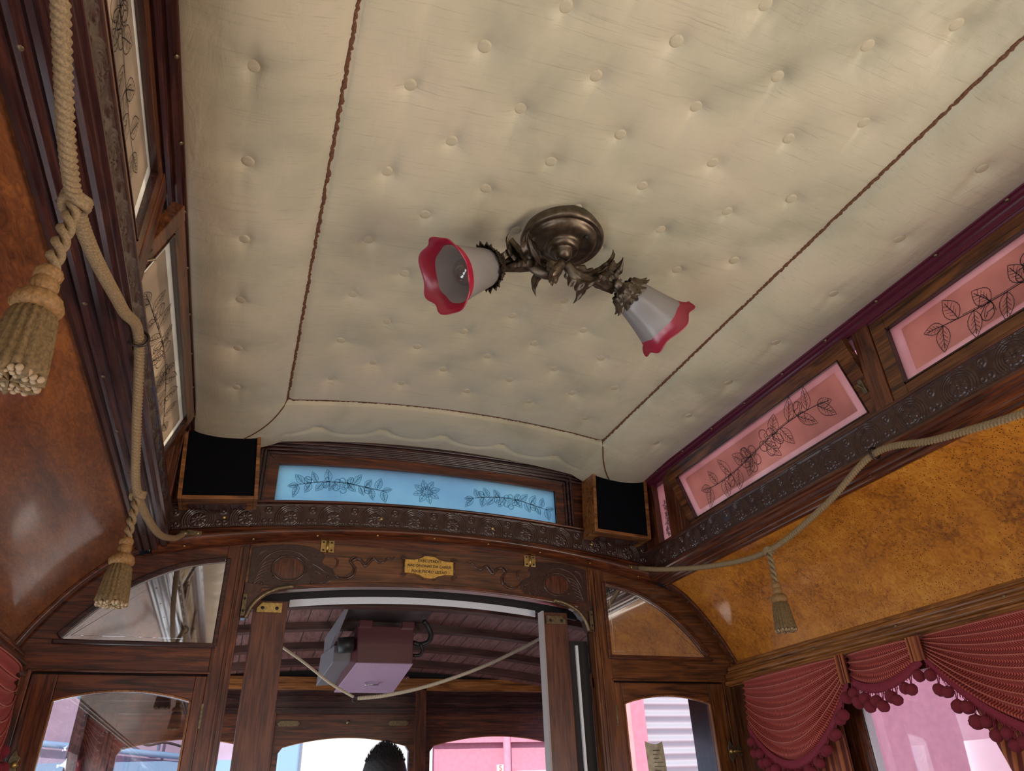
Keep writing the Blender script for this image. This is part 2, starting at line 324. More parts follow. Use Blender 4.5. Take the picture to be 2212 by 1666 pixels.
def build_ceiling():
    xs = np.linspace(-.748, .748, 250); ys = np.concatenate([np.linspace(-.028, -2.05, 330), np.linspace(-2.1, -5.0, 30)])
    X, Y = np.meshgrid(xs, ys); Z = ceil_z(X, Y); w = len(xs)
    V = np.stack([X, Y, Z], -1).reshape(-1, 3); idx = (np.arange(len(ys)-1)[:, None]*w+np.arange(w-1)[None, :]).reshape(-1)
    F = np.stack([idx, idx+w, idx+w+1, idx+1], -1); me = bpy.data.meshes.new('ceiling'); me.from_pydata(V.tolist(), [], F.tolist())
    me.materials.append(fabric); me.polygons.foreach_set('use_smooth', [True]*len(F)); me.update()
    o = bpy.data.objects.new('ceiling', me); COL.objects.link(o); struct(o, 'cream satin ceiling, padded and buttoned, with rust brown seams')
    first = None
    for x, y in BX+SIDE+FRONT:
        z = float(ceil_z(np.array([x]), np.array([y]))[0])
        if first is None:
            b = MB(); b.lathe([(0, -.0022), (.0075, -.0021), (.0105, -.0017), (.0120, -.0004), (.0124, .0016), (.0118, .0045), (.0118, .008)], 20); first = b.build('button', button_m, o, True)
            c = first
        else: c = first.copy(); COL.objects.link(c); c.parent = o
        c.location = (x, y, z-.0022)
        if abs(x) > .5: c.rotation_euler = (0, -.1*np.sign(x), 0)
    def cz(x, y): return float(ceil_z(np.array([x]), np.array([y]))[0])
    def wob(a): return a+random.uniform(-.0021, .0021)
    for s in (-1, 1):
        p = [(wob(s*SEAM_X), y, cz(s*SEAM_X, y)-.001) for y in np.linspace(SEAM_Y, -2.3, 420)]
        MB().tube(p, lambda t: random.uniform(.0030, .0052), 6).build('seam_braid', braid, o, True)
        p = [(s*x, y, cz(s*x, y)-.0005) for x, y in curve(CORN, 40)]
        MB().tube(p, .0022, 6).build('corner_seam', braid, o, True)
    p = [(x, wob(SEAM_Y), cz(x, SEAM_Y)-.001) for x in np.linspace(-SEAM_X, SEAM_X, 260)]
    MB().tube(p, lambda t: random.uniform(.0018, .0042), 6).build('seam_braid', braid, o, True)
build_ceiling()
# outer roof shell above (keeps daylight out)
struct(MB().box(-.86, .86, -5.05, .02, 2.66, 2.70).build('trim_1', WD['darky']), 'dark roof deck above the padded ceiling')

# ================================================================== SIDES (clerestory, frieze, cove, cornice, side wall)
COVE = curve([(.835, 2.188), (.872, 2.168), (.91, 2.138), (.968, 2.076), (1.028, 1.99), (1.062, 1.928)], 24)
MOULD = [(.764, 2.217), (.758, 2.213), (.757, 2.206), (.763, 2.203), (.764, 2.199), (.771, 2.1965), (.778, 2.197), (.783, 2.200), (.786, 2.196), (.786, 2.190), (.793, 2.1875),
         (.800, 2.188), (.803, 2.192), (.806, 2.187), (.812, 2.184), (.818, 2.184), (.822, 2.188), (.824, 2.182), (.830, 2.179), (.836, 2.180), (.840, 2.186), (.848, 2.19)]
CORNICE = [(1.070, 1.940), (1.060, 1.938), (1.053, 1.931), (1.052, 1.924), (1.058, 1.921)]
for c_, r_ in (((1.046, 1.9130), .0080), ((1.0405, 1.9015), .0042), ((1.0335, 1.8900), .0080), ((1.0310, 1.8780), .0038), ((1.0265, 1.8670), .0072)):
    CORNICE += [(c_[0]-r_*math.sin(a)*1.05-.001, c_[1]+r_*math.cos(a)) for a in np.linspace(.15, PI*.92, 8)]+[(c_[0]+.004, c_[1]-r_*1.12)]
CORNICE += [(1.030, 1.857), (1.075, 1.857)]
TOPTRIM = [(.742, 2.548), (.740, 2.538), (.744, 2.530), (.750, 2.529), (.751, 2.523), (.757, 2.520), (.763, 2.522), (.765, 2.516), (.771, 2.511), (.776, 2.512), (.778, 2.505), (.80, 2.503)]
SASH_Z0, SASH_Z1 = 2.296, 2.506
def ribbon(mb, pts, w, f, closed=False):
    n = len(pts); L = []; R_ = []
    for i in range(n):
        a = pts[(i-1) % n] if closed or i else pts[i]; b = pts[(i+1) % n] if closed or i < n-1 else pts[i]
        dx, dy = b[0]-a[0], b[1]-a[1]; l = math.hypot(dx, dy) or 1; nx, ny = -dy/l*w/2, dx/l*w/2
        L.append(f(pts[i][0]+nx, pts[i][1]+ny)); R_.append(f(pts[i][0]-nx, pts[i][1]-ny))
    m = n if closed else n-1
    mb.add(L+R_, [(i, (i+1) % n, (i+1) % n+n, i+n) for i in range(m)])
LAY = [0.0]
def leaf_lines(ml, mf, p, ang, L, Wd, w, f, f2, veins=4):
    ca, sa = math.cos(ang), math.sin(ang); T = lambda a, b: (p[0]+ca*a-sa*b, p[1]+sa*a+ca*b)
    n = 15; top = [(L*i/n, Wd*math.sin(PI*(i/n)**.8)*(1+.06*(i % 2))) for i in range(n+1)]; bot = [(a, -b*.92) for a, b in reversed(top[1:-1])]
    out = [T(a, b) for a, b in top+bot]; ribbon(ml, out, w, f, True)
    mf.add([f2(*q) for q in out], [tuple(range(len(out)))]); LAY[0] += 1e-5
    ribbon(ml, [T(L*t, .06*Wd*math.sin(t*6)) for t in (0, .3, .6, .85)], w*1.2, f)
    for k in range(veins):
        t = .18+.62*k/veins
        for s in (-1, 1): ribbon(ml, [T(L*t, 0), T(L*(t+.16), s*Wd*.62*math.sin(PI*(t+.1)))], w*.7, f)
def rose_lines(ml, mf, p, R, w, f, f2, seed=0):
    rd = random.Random(seed); T = lambda a, r: (p[0]+math.cos(a)*r, p[1]+math.sin(a)*r)
    mf.add([f2(*T(2*PI*i/20, R*(.98+.08*math.cos(5*2*PI*i/20)))) for i in range(20)], [tuple(range(20))]); LAY[0] += 1e-5
    ribbon(ml, [T(2*PI*i/30*1.9+seed, R*(.10+.30*i/30)) for i in range(31)], w, f)
    for k in range(5):
        a = 2*PI*k/5+rd.uniform(-.2, .2); ribbon(ml, [T(a-.62+1.24*i/8, R*(.62+.42*math.sin(PI*i/8)**.7)) for i in range(9)], w*1.2, f)
        ribbon(ml, [T(a-.2+1.0*i/6, R*(.42+.2*math.sin(PI*i/6))) for i in range(7)], w, f)
        ribbon(ml, [T(a+.62, R*.60), T(a+.55, R*.38)], w, f)
def bud_lines(ml, mf, p, ang, L, w, f, f2):
    ca, sa = math.cos(ang), math.sin(ang); T = lambda a, b: (p[0]+ca*a-sa*b, p[1]+sa*a+ca*b)
    o = [T(L*.5-L*.5*math.cos(t), L*.34*math.sin(t)*(1.1 if math.cos(t) < 0 else .85)) for t in np.linspace(0, 2*PI, 17)[:-1]]
    ribbon(ml, o, w*1.2, f, True); mf.add([f2(*q) for q in o], [tuple(range(16))]); LAY[0] += 1e-5
    ribbon(ml, [T(L*.05, 0), T(L*.35, L*.18), T(L*.75, L*.12), T(L*.95, 0)], w, f); ribbon(ml, [T(L*.3, -L*.25), T(L*.55, 0), T(L*.8, .0)], w*1.3, f)
    for s in (-1, 1): ribbon(ml, [T(0, 0), T(L*.2, s*L*.28), T(L*.42, s*L*.44)], w, f)
def garland(ml, mf, half, hh, w, f, f2, seed=1, roses=2):
    rd = random.Random(seed)
    st = lambda s: hh*.28*math.sin(s/half*2.6+seed)
    ribbon(ml, [(s, st(s)) for s in np.linspace(-half*.86, half*.86, 40)], w*1.4, f)
    ribbon(ml, [(s, st(s)+hh*.05) for s in np.linspace(-half*.7, half*.7, 40)], w*.8, f)
    k = 0
    for s in np.linspace(-half*.86, half*.86, 15):
        sg = 1 if k % 2 else -1; k += 1
        if abs(s) < half*.1: continue
        an = sg*rd.uniform(.75, 1.35); an = an if s > 0 else PI-an
        leaf_lines(ml, mf, (s, st(s)), an, hh*rd.uniform(.78, 1.08), hh*rd.uniform(.22, .31), w, f, f2)
        if k % 3 == 0 and 1 < k < 14:
            bud_lines(ml, mf, (s, st(s)), (-sg*.9 if s > 0 else PI+sg*.9), hh*.62, w, f, f2)
            ribbon(ml, [(s+hh*(.3*t)*(1 if s > 0 else -1), st(s)+sg*hh*(.2*t+.28*math.sin(3*t))) for t in np.linspace(0, 1.6, 9)], w, f)
    for s, a in ((-half*.86, PI), (half*.86, 0)): leaf_lines(ml, mf, (s, st(s)), a+.2, hh*.75, hh*.2, w, f, f2)
    rs = [(-.17, .05), (.15, -.12)][:roses] if roses > 1 else [(0, 0)]
    for i, (a, b) in enumerate(rs): rose_lines(ml, mf, (half*a, hh*b), hh*.62, w*1.0, f, f2, seed+i)
def sash(idx, side, y0, y1, tilt, label, gkey, seed, near=False):
    """clerestory sash hinged in the side wall; y0 far end, y1 near end (more negative)"""
    s = side; r = empty('window_%d' % idx, (s*.785, (y0+y1)/2, (SASH_Z0+SASH_Z1)/2)); struct(r, label)
    hy = abs(y1-y0)/2; hz = (SASH_Z1-SASH_Z0)/2; gb = .040; gt = .036; gl = .026
    mb = MB()
    mb.box(-.0105, .0105, -hy+gb, hy-gb, hz-gt, hz-.0004); mb.box(-.0105, .0105, -hy+gb, hy-gb, -hz+.0004, -hz+gl)
    mb.box(-.011, .011, -hy, -hy+gb, -hz, hz); mb.box(-.011, .011, hy-gb, hy, -hz, hz)
    f_ = mb.build('window_frame', SW['y'], r, bevel=.0015, loc=(0, 0, 0))
    b2 = MB()   # thin dark glazing bead
    for a in ((-hy+gb, hy-gb, hz-gt-.003, hz-gt), (-hy+gb, hy-gb, -hz+gl, -hz+gl+.003)): b2.box(-.013*1, .013, a[0], a[1], a[2], a[3])
    for a in (-hy+gb, hy-gb-.003): b2.box(-.013, .013, a, a+.003, -hz+gl, hz-gt)
    b2.build('glazing_bead', WD['darky'], f_, loc=(0, 0, 0))
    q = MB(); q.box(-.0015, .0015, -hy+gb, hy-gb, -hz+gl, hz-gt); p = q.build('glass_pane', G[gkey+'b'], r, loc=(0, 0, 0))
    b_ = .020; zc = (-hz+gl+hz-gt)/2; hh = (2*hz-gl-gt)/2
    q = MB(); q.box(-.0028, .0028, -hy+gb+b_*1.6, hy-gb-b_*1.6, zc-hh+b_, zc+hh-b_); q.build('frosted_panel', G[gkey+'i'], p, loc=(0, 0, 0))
    LAY[0] = 0; ml, mf = MB(), MB(); f = lambda a, b, o=.0040: (-s*o, a, zc+b); f2 = lambda a, b: (-s*(.0031+LAY[0]), a, zc+b)
    garland(ml, mf, (hy-gb)*.78, hh*.86, .0016, f, f2, seed)
    mf.build('etched_leaves', G[gkey+'f'], p, loc=(0, 0, 0)); ml.build('etched_lines', ink, p, loc=(0, 0, 0))
    c = MB(); c.obox((-s*.012, -hy+.016, -.02), (.004, 0, 0), (0, .006, 0), (0, 0, .018)); c.tube([(-s*.012, -hy+.016, -.03), (-s*.024, -hy+.020, -.012)], .003, 8)
    c.build('catch', brassdull, r, bevel=.001, loc=(0, 0, 0))
    r.rotation_euler = (0, -s*tilt, 0)   # top leans into the saloon
    return r
SASHES = [(-.262, -1.102), (-1.158, -2.0), (-2.056, -2.90), (-2.956, -3.80)]
wi = 1
for s in (-1, 1):
    nm = 'left' if s < 0 else 'right'; mir = lambda pr: [(s*a, b) for a, b in pr]
    # clerestory wall frame: posts, sill and head
    wall = MB(); 
    for a, b in ((-.03, -.115), (-.190, -.262), (-1.104, -1.156), (-2.002, -2.054), (-2.902, -2.954), (-3.80, -5.0)):
        x0, x1 = sorted((s*.772, s*.815)); wall.box(x0, x1, b, a, 2.285, 2.515)
    x0, x1 = sorted((s*.770, s*.83)); wall.box(x0, x1, -5.0, 0.0, 2.20, 2.293)
    x0, x1 = sorted((s*.780, s*.83)); wall.box(x0, x1, -5.0, 0.0, 2.508, 2.62)
    wroot = wall.build('wall_'+nm, WD['midz'], bevel=.002); struct(wroot, 'clerestory side wall of dark wood on the '+nm)
    # lower solid wall with window openings
    lo = MB(); x0, x1 = sorted((s*1.075, s*1.12)); lo.box(x0, x1, -5.0, 0.0, 0, .95); lo.box(x0, x1, -5.0, 0, 1.80, 1.95)
    for a, b in [(0, -.50)]+[(-1.27-.9*k, -1.42-.9*k) for k in range(4)]: lo.box(x0, x1, b, a, .95, 1.80)
    lo.build('window_post_wall', WD['midz'], wroot, bevel=.002)
    # outer roof skin over the cove
    sk = MB(); sk.sweepY([(s*.84, 2.25), (s*.95, 2.20), (s*1.06, 2.09), (s*1.125, 1.93)], [0, -5]); sk.build('outer_skin', WD['darky'], wroot)
    # mouldings
    t = MB(); t.sweepY(mir(TOPTRIM), [-.03, -5]); o = t.build('trim_%d' % (2 if s < 0 else 3), maroon if s > 0 else WD['darky'])
    struct(o, 'moulding between padded ceiling and clerestory windows, '+nm+' side')
    sc = MB()
    for k in range(14): sc.lathe([(0, .0015), (.003, .0013), (.0042, 0)], 10, (s*.7475, -.2-.17*k, 2.5265), (-s*.6, 0, -.8))
    sc.build('screw_heads', brassdull, o, True)
    def fr(Y, V, H, s=s): return s*(.769-H), Y, 2.217+V*.072
    t = MB(); t.box(*sorted((s*.766, s*.80)), -5.0, -.022, 2.288, 2.296); x = t.build('trim_%d' % (4 if s < 0 else 5), WD['midy'], bevel=.0015); struct(x, 'carved frieze board of rosettes under the '+nm+' clerestory windows')
    relief_mesh('carved_relief', -2.35, -.022, fr, carved, parent=x)
    t = MB(); t.box(*sorted((s*.770, s*.80)), -5.0, -2.35, 2.217, 2.29); t.build('plain_board', carved, x)
    t = MB(); t.sweepY(mir(MOULD), [-.03, -5]); o = t.build('trim_%d' % (6 if s < 0 else 7), WD['darky'] if s < 0 else WD['midy'], smooth=False); struct(o, 'reeded moulding below the carved frieze on the '+nm)
    sc = MB()
    for k in range(12): sc.lathe([(0, .0015), (.0028, .0013), (.004, 0)], 10, (s*.812, -.16-.21*k, 2.1845), (0, 0, -1))
    sc.build('screw_heads', brassdull, o, True)
    # cove and cornice
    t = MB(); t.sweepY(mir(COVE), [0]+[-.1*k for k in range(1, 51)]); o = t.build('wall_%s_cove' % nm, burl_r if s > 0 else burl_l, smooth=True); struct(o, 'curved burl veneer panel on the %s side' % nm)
    t = MB(); t.sweepY(mir(CORNICE), [-.005, -5]); o = t.build('trim_%d' % (8 if s < 0 else 9), WD['lighty'] if s > 0 else WD['midy']); struct(o, 'moulded cornice above the '+nm+' side windows')
    sc = MB()
    for k in range(8): sc.lathe([(0, .0018), (.003, .0015), (.0045, 0)], 10, (s*1.0365, -.12-.31*k, 1.9035), (-s*.9, 0, -.3))
    sc.build('screw_heads', brassdull, o, True)
    # arched rib where cove meets bulkhead
    A = [(s*(a-.0), b) for a, b in COVE]; B = []
    for i in range(len(A)):
        a0 = A[max(i-1, 0)]; b0 = A[min(i+1, len(A)-1)]; dx, dz = b0[0]-a0[0], b0[1]-a0[1]; l = math.hypot(dx, dz); nx, nz = dz/l, -dx/l
        if nx*s > 0: nx, nz = -nx, -nz
        B.append((A[i][0]+nx*.010, A[i][1]+nz*.010))
    t = MB(); t.strip(A, B, -.040, -.012); o = t.build('trim_%d' % (10 if s < 0 else 11), WD['midx'], bevel=.002); struct(o, 'curved wooden rib at the bulkhead end of the %s cove' % nm)
    sc = MB()
    for k in (3, 10, 17, 23): sc.lathe([(0, .0015), (.0028, .0013), (.004, 0)], 10, (B[k][0], -.026, B[k][1]), (-s*.7, 0, -.6))
    sc.build('screw_heads', brassdull, o, True)
    # small fixed pane near the bulkhead
    r = empty('window_%d' % wi, (s*.795, -.152, 2.4)); struct(r, 'small fixed frosted pane beside the bulkhead on the '+nm); wi += 1
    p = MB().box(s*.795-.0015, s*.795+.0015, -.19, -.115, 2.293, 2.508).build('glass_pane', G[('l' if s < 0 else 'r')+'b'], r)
    ml, mf = MB(), MB(); f = lambda a, b: (s*.792, -.152+b, 2.38+a); f2 = lambda a, b: (s*.7925, -.152+b, 2.38+a)
    garland(ml, mf, .06, .02, .0012, f, f2, 4, 1); ml.build('etched_lines', ink, p)
    for k, (a, b) in enumerate(SASHES):
        op = k == 0
        lab = ['%s frosted clerestory sash standing open nearest the bulkhead', '%s frosted clerestory sash, closed, second from the bulkhead', '%s frosted clerestory sash, third from the bulkhead', '%s frosted clerestory sash at the rear'][k] % nm
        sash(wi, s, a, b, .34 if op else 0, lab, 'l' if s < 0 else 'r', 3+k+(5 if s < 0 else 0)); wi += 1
# floor and rear wall
struct(MB().box(-1.12, 1.12, -5.05, 1.25, -.06, 0).build('floor', WD['lighty']), 'slatted wooden tram floor')
struct(MB().box(-1.12, 1.12, -5.05, -5.0, 0, 2.70).build('wall_back', WD['midz']), 'wooden rear bulkhead')

# ================================================================== BULKHEAD (end wall)
fzb = lambda x: 2.306-.100*x*x; fzt = lambda x: 2.380-.095*x*x; mlb = lambda x: 2.277-.150*x*x; hdb = lambda x: 2.132-.150*x*x
xs = np.linspace(-.80, .80, 41)
b = MB()
gt_ = lambda x: 2.517-.09*x*x; gb_ = lambda x: 2.388-.09*x*x
XL, XR = -.497, .443
b.strip([(x, gt_(x)) for x in np.linspace(-.83, .83, 31)], [(x, 2.64) for x in np.linspace(-.83, .83, 31)], 0, .03)
b.strip([(x, 2.25) for x in np.linspace(-.83, .83, 31)], [(x, gb_(x)) for x in np.linspace(-.83, .83, 31)], 0, .03)
b.box(-.83, XL, .001, .029, 2.3, 2.52); b.box(XR, .83, .001, .029, 2.3, 2.52)
wf = b.build('wall_front', WD['midx']); struct(wf, 'wooden bulkhead across the end of the saloon')
# window in it
r = empty('window_%d' % wi, (0, 0, 2.45)); struct(r, 'long arched frosted window with blue sky light in its tint over the bulkhead frieze'); wi += 1
xx = np.linspace(XL, XR, 30)
p = MB().strip([(x, gb_(x)) for x in xx], [(x, gt_(x)) for x in xx], .008, .011).build('glass_pane', G['fb'], r)
fr_ = MB()
def framering(mb, o, y0, y1, x0=XL, x1=XR):
    X = np.linspace(x0-o[0], x1+o[0], 30); Xi = np.linspace(x0-o[1], x1+o[1], 30)
    mb.strip([(x, gt_(xi)+o[1]) for x, xi in zip(Xi, Xi)], [(x, gt_(x)+o[0]) for x in X], y0, y1)
    for sgn, xe in ((-1, x0), (1, x1)):
        xa, xb = sorted((xe+sgn*o[1], xe+sgn*o[0])); mb.box(xa, xb, y0+.0006, y1-.0006, gb_(xe)-.01, gt_(xe)+(o[0]+o[1])/2)
framering(fr_, (.032, 0), -.004, .012); fr_.build('window_frame', WD['midx'], r)
fr2 = MB(); framering(fr2, (.040, .032), -.010, 0); framering(fr2, (.050, .042), -.016, 0); framering(fr2, (.060, .052), -.022, 0); fr2.build('moulded_surround', WD['darkx'], r, bevel=.0015)
LAY[0] = 0; ml, mf = MB(), MB()
for cx, hf, hh, n, sd in ((-.30, .155, .042, 1, 2), (-.02, .045, .036, 1, 5), (.275, .155, .042, 1, 8)):
    dz = -2*.09*cx; f = lambda a, b_, cx=cx, dz=dz: (cx+a, .0060, (gb_(cx)+gt_(cx))/2+b_+dz*a); f2 = lambda a, b_, cx=cx, dz=dz: (cx+a, .0074-LAY[0], (gb_(cx)+gt_(cx))/2+b_+dz*a)
    if hf < .1:
        for k in range(8): leaf_lines(ml, mf, (.012*math.cos(k*PI/4+.3), .008*math.sin(k*PI/4+.3)), k*PI/4+.3, .036, .010, .0012, f, f2, 2)
        rose_lines(ml, mf, (0, 0), .020, .0009, f, f2, 3)
    else: garland(ml, mf, hf, hh, .0013, f, f2, sd, n)
mf.build('etched_leaves', G['ff'], p); ml.build('etched_lines', plain('blue_black_ink_line', (.03, .09, .16), .7), p)
# top moulding under the ceiling
t = MB()
for k, (za, zb_, yy) in enumerate(((.004, .016, -.030), (-.008, .004, -.024), (-.018, -.009, -.018), (-.028, -.019, -.014))):
    X = np.linspace(-.80, .80, 31); zc = lambda x: 2.582-.07*x*x
    t.strip([(x, zc(x)+za) for x in X], [(x, zc(x)+zb_) for x in X], yy, 0)
struct(t.build('trim_12', WD['darkx'], bevel=.002), 'dark stepped moulding between the ceiling edge and bulkhead window')
# frieze + relief
def ff_(X, V, H): return X, -.020-H, fzb(X)+V*(fzt(X)-fzb(X))
t = MB(); t.strip([(x, fzb(x)) for x in xs], [(x, fzt(x)) for x in xs], -.019, .0)
fz = t.build('trim_13', carved); struct(fz, 'carved frieze of scrolling rosettes across the bulkhead')
relief_mesh('carved_relief', -.765, .765, ff_, carved, unit=.127, parent=fz)
t = MB(); t.strip([(x, fzt(x)) for x in xs], [(x, fzt(x)+.007) for x in xs], -.032, .0); t.build('top_bead', WD['midx'], fz, bevel=.002)
sc = MB()
for x in (-.63, -.17, .20, .56): sc.lathe([(0, -.002), (.003, -.0015), (.0052, 0), (.0056, .002)], 14, (x, -.0245, (fzb(x)+fzt(x))/2-.005), (0, 1, 0))
sc.build('screw_heads', brass, fz, True)
# convex moulding below
t = MB(); prof = [(0, 0), (-.030, .000), (-.036, -.006), (-.034, -.012), (-.042, -.016), (-.047, -.024), (-.045, -.034), (-.038, -.040), (-.034, -.042), (-.030, -.048), (0, -.052)]
X = np.linspace(-.80, .80, 41)
def mf_(u, v):
    x = -.80+1.60*u; k = v*(len(prof)-1); i = min(int(k), len(prof)-2); q = k-i
    yy = prof[i][0]*(1-q)+prof[i+1][0]*q; zz = (prof[i][1]*(1-q)+prof[i+1][1]*q)/.052; return (x, yy, fzb(x)+zz*(fzb(x)-mlb(x)))
t.grid(mf_, 40, len(prof)-1); md = t.build('trim_14', WD['midx'], smooth=False); [setattr(q_, 'use_smooth', True) for q_ in md.data.polygons]; struct(md, 'rounded moulding under the bulkhead frieze')
sc = MB()
for k in range(9): x = -.72+.18*k; sc.lathe([(0, .0015), (.0024, .0013), (.0035, 0)], 10, (x, -.034, mlb(x)+.003), (0, -.5, -1))
sc.build('screw_heads', brass, md, True)
# door header with carving
r = empty('door_header', (0, 0, 2.2)); r.name = 'trim_15'; struct(r, 'carved wooden header over the doorway')
X = np.linspace(-.545, .545, 45)
t = MB(); t.strip([(x, hdb(x)+.012) for x in X], [(x, mlb(x)+.004) for x in X], .004, .034)
hd = t.build('header_board', wood('header_oak', (.035, .012, .006), (.10, .036, .014), (.20, .075, .026), 'x', .35, .2, .6), r)
X2 = np.linspace(-.50, .50, 41); t = MB(); t.strip([(x, hdb(x)) for x in X2], [(x, hdb(x)+.013) for x in X2], -.004, .036); t.build('lower_bead', WD['midx'], r, bevel=.003)
rel = MB()
def carve(path, w, hgt=.005, y=.003):
    P = curve(path, len(path)*8); n = len(P)
    rel.tube([(p[0], y, p[1]) for p in P], lambda t: w*.72*(.35+.65*math.sin(PI*min(1, max(0, t))**.8)), 8)
for s in (-1, 1):
    m_ = lambda pts: [(s*a, b_) for a, b_ in pts]
    # carved corner field
    fld = curve([(.54, 2.222), (.50, 2.232), (.44, 2.240), (.37, 2.236), (.33, 2.215), (.335, 2.19), (.30, 2.17), (.31, 2.135), (.36, 2.118), (.43, 2.104), (.49, 2.092), (.535, 2.06)], 40)
    fl_ = MB(); fl_.prism(m_(fld), .0015, .006); fl_.build('carved_field', plain('carved_field_wood_%d' % (s+1), (.038, .015, .010), .35, coat=.2, nb=.5, nsc=160, var=.5), r, bevel=.001)
    oc = (.43, 2.168); ov = [(oc[0]+.048*math.cos(a), oc[1]+.037*math.sin(a)) for a in np.linspace(0, 2*PI, 33)[:-1]]
    rel.tube([(s*a, .001, b_) for a, b_ in ov], .0028, 8, closed=True)
    carve(m_([(.525, 2.13), (.515, 2.17), (.49, 2.205), (.45, 2.222), (.41, 2.218), (.375, 2.195), (.36, 2.18)]), .0040)
    carve(m_([(.37, 2.19), (.345, 2.178), (.325, 2.165), (.31, 2.158)]), .0045); carve(m_([(.36, 2.165), (.34, 2.16), (.33, 2.145), (.335, 2.13), (.36, 2.12)]), .004)
    carve(m_([(.30, 2.21), (.29, 2.20), (.295, 2.18), (.31, 2.17)]), .004)
    rib = [(.30, 2.165), (.285, 2.150), (.262, 2.147), (.240, 2.160), (.236, 2.180), (.248, 2.197), (.236, 2.210), (.218, 2.205), (.206, 2.190), (.196, 2.200), (.182, 2.214), (.166, 2.203), (.150, 2.206), (.138, 2.220), (.125, 2.215), (.118, 2.226)]
    carve(m_(rib), .0065, y=.004); carve(m_([(a+.006, b_+.005) for a, b_ in rib[:-3]]), .0030, y=.0)
    for k in range(7):   # acanthus strands at the outer corner
        a0 = .535-.004*k; carve(m_([(a0, 2.085+.012*k), (a0-.012, 2.11+.012*k), (a0-.030-.002*k, 2.122+.012*k), (a0-.042, 2.115+.011*k)]), .0035)
    for k in range(5): carve(m_([(.528, 2.17+.008*k), (.522-.004*k, 2.20+.004*k), (.515-.010*k, 2.218)]), .0028)
    for a, b_ in ((.50, 2.12), (.36, 2.13), (.47, 2.14), (.49, 2.10), (.315, 2.15)): rel.ball((s*a, .002, b_), .0045, 10, 6)
    for k in range(5): rel.ball((s*(.455-.014*k), .0, 2.202+.003*math.sin(k)), .0032, 8, 6)
rel.build('carved_scrollwork', carvedhdr, r, True)
ovm = MB()
for s in (-1, 1): ovm.lathe([(0, .0045), (.8, .0035), (1.0, .001)], 32, (0, 0, 0), (0, 0, 1))
ovm = MB()
for s in (-1, 1): ovm.add([(s*.43, -.0015, 2.168)]+[(s*.43+.044*math.cos(a), .0018, 2.168+.033*math.sin(a)) for a in np.linspace(0, 2*PI, 33)[:-1]], [(0, 1+i, 1+(i+1) % 32) for i in range(32)])
ovm.build('oval_boss', WD['midz'], r, True)
# brass corner guards of the opening
for s in (-1, 1):
    g = empty('brass_corner_guard', (s*.52, -.01, 2.07), 'curved brass guard at the upper %s corner of the doorway' % ('left' if s < 0 else 'right'), 'corner guard', 'brass corner guards of the doorway')
    P = curve([(.41, 2.114), (.45, 2.106), (.49, 2.086), (.518, 2.055), (.530, 2.02)], 24)
    mb = MB(); mb.tube([(s*a, -.006, b_) for a, b_ in P], .0065, 10); mb.build('guard_rod', brassdull, g, True)
    mb = MB(); mb.box(*sorted((s*.533, s*.545)), -.012, -.004, 2.025, 2.085); mb.build('fixing_plate', brassdull, g, bevel=.001)
    mb = MB()
    for z in (2.038, 2.072): mb = MB(); mb.lathe([(0, .002), (.003, .0015), (.0038, 0)], 10, (s*.539, -.0125, z), (0, -1, 0)); mb.build('screw_head', dark, g, True)
    # header corner solid behind guard
    mb = MB(); mb.prism([(s*.41, 2.112), (s*.45, 2.106), (s*.49, 2.088), (s*.518, 2.057), (s*.530, 2.02), (s*.545, 2.02), (s*.545, 2.12)], -.002, .03); mb.build('corner_bracket', carvedhdr, r, bevel=.002)
# hinges on header
for x, lb in ((-.325, 'left'), (.335, 'right')):
    z = mlb(x)-.020; g = empty('hinge', (x, 0, z-2.2)); g.parent = r
    MB().box(x-.020, x-.003, -.003, .003, z-.018, z+.018).build('hinge_leaf', brass, g, bevel=.0008); MB().box(x+.003, x+.020, -.003, .003, z-.018, z+.018).build('hinge_leaf', brass, g, bevel=.0008)
    MB().tube([(x, -.005, z-.014), (x, -.005, z+.014)], .0042, 12).build('hinge_pin', brass, g, True)
    sc = MB()
    for dx in (-.012, .012):
        for dz in (-.012, .012): sc.lathe([(0, .0012), (.0028, .0008), (.0032, 0)], 10, (x+dx, -.0032, z+dz), (0, -1, 0))
    sc.build('screw_heads', dark, g, True)
# plaque
g = empty('brass_plaque', (-.006, -.002, 2.196), 'small gilded brass maker plaque with scrolled ends on the door header', 'plaque')
c0 = -.007; z0 = 2.197; HW = .080
top = [(-HW, .021), (-.050, .021), (-.030, .026), (-.016, .034), (0, .035), (.016, .034), (.030, .026), (.050, .021), (HW, .021)]
out = [(c0+a, z0+b_) for a, b_ in top]+[(c0+a, z0-b_) for a, b_ in reversed(top)]
MB().prism(out, -.004, .004).build('plate', plaque_m, g, bevel=.0008)
sc = MB()
for sx_ in (-1, 1):
    for sz in (-1, 1):
        sc = MB(); sp = [(c0+sx_*(HW+.002)-sx_*math.cos(a)*.0075*(1-a/14), -.006, z0+sz*(.026)+sz*math.sin(a)*.0075*(1-a/14)) for a in np.linspace(0, 9, 26)]; sc.tube(sp, .0016, 6)
        sc.build('scroll_end', carvedhdr, g, True); sc = MB(); sc.ball((c0+sx_*.018, -.004, z0+sz*.038), .003, 8, 6); sc.build('scroll_bead', carvedhdr, g, True)
    sc = MB(); sc.tube([(c0+sx_*HW, -.005, z0-.022), (c0+sx_*HW, -.005, z0+.022)], .0018, 6); sc.build('rolled_edge', carvedhdr, g, True)
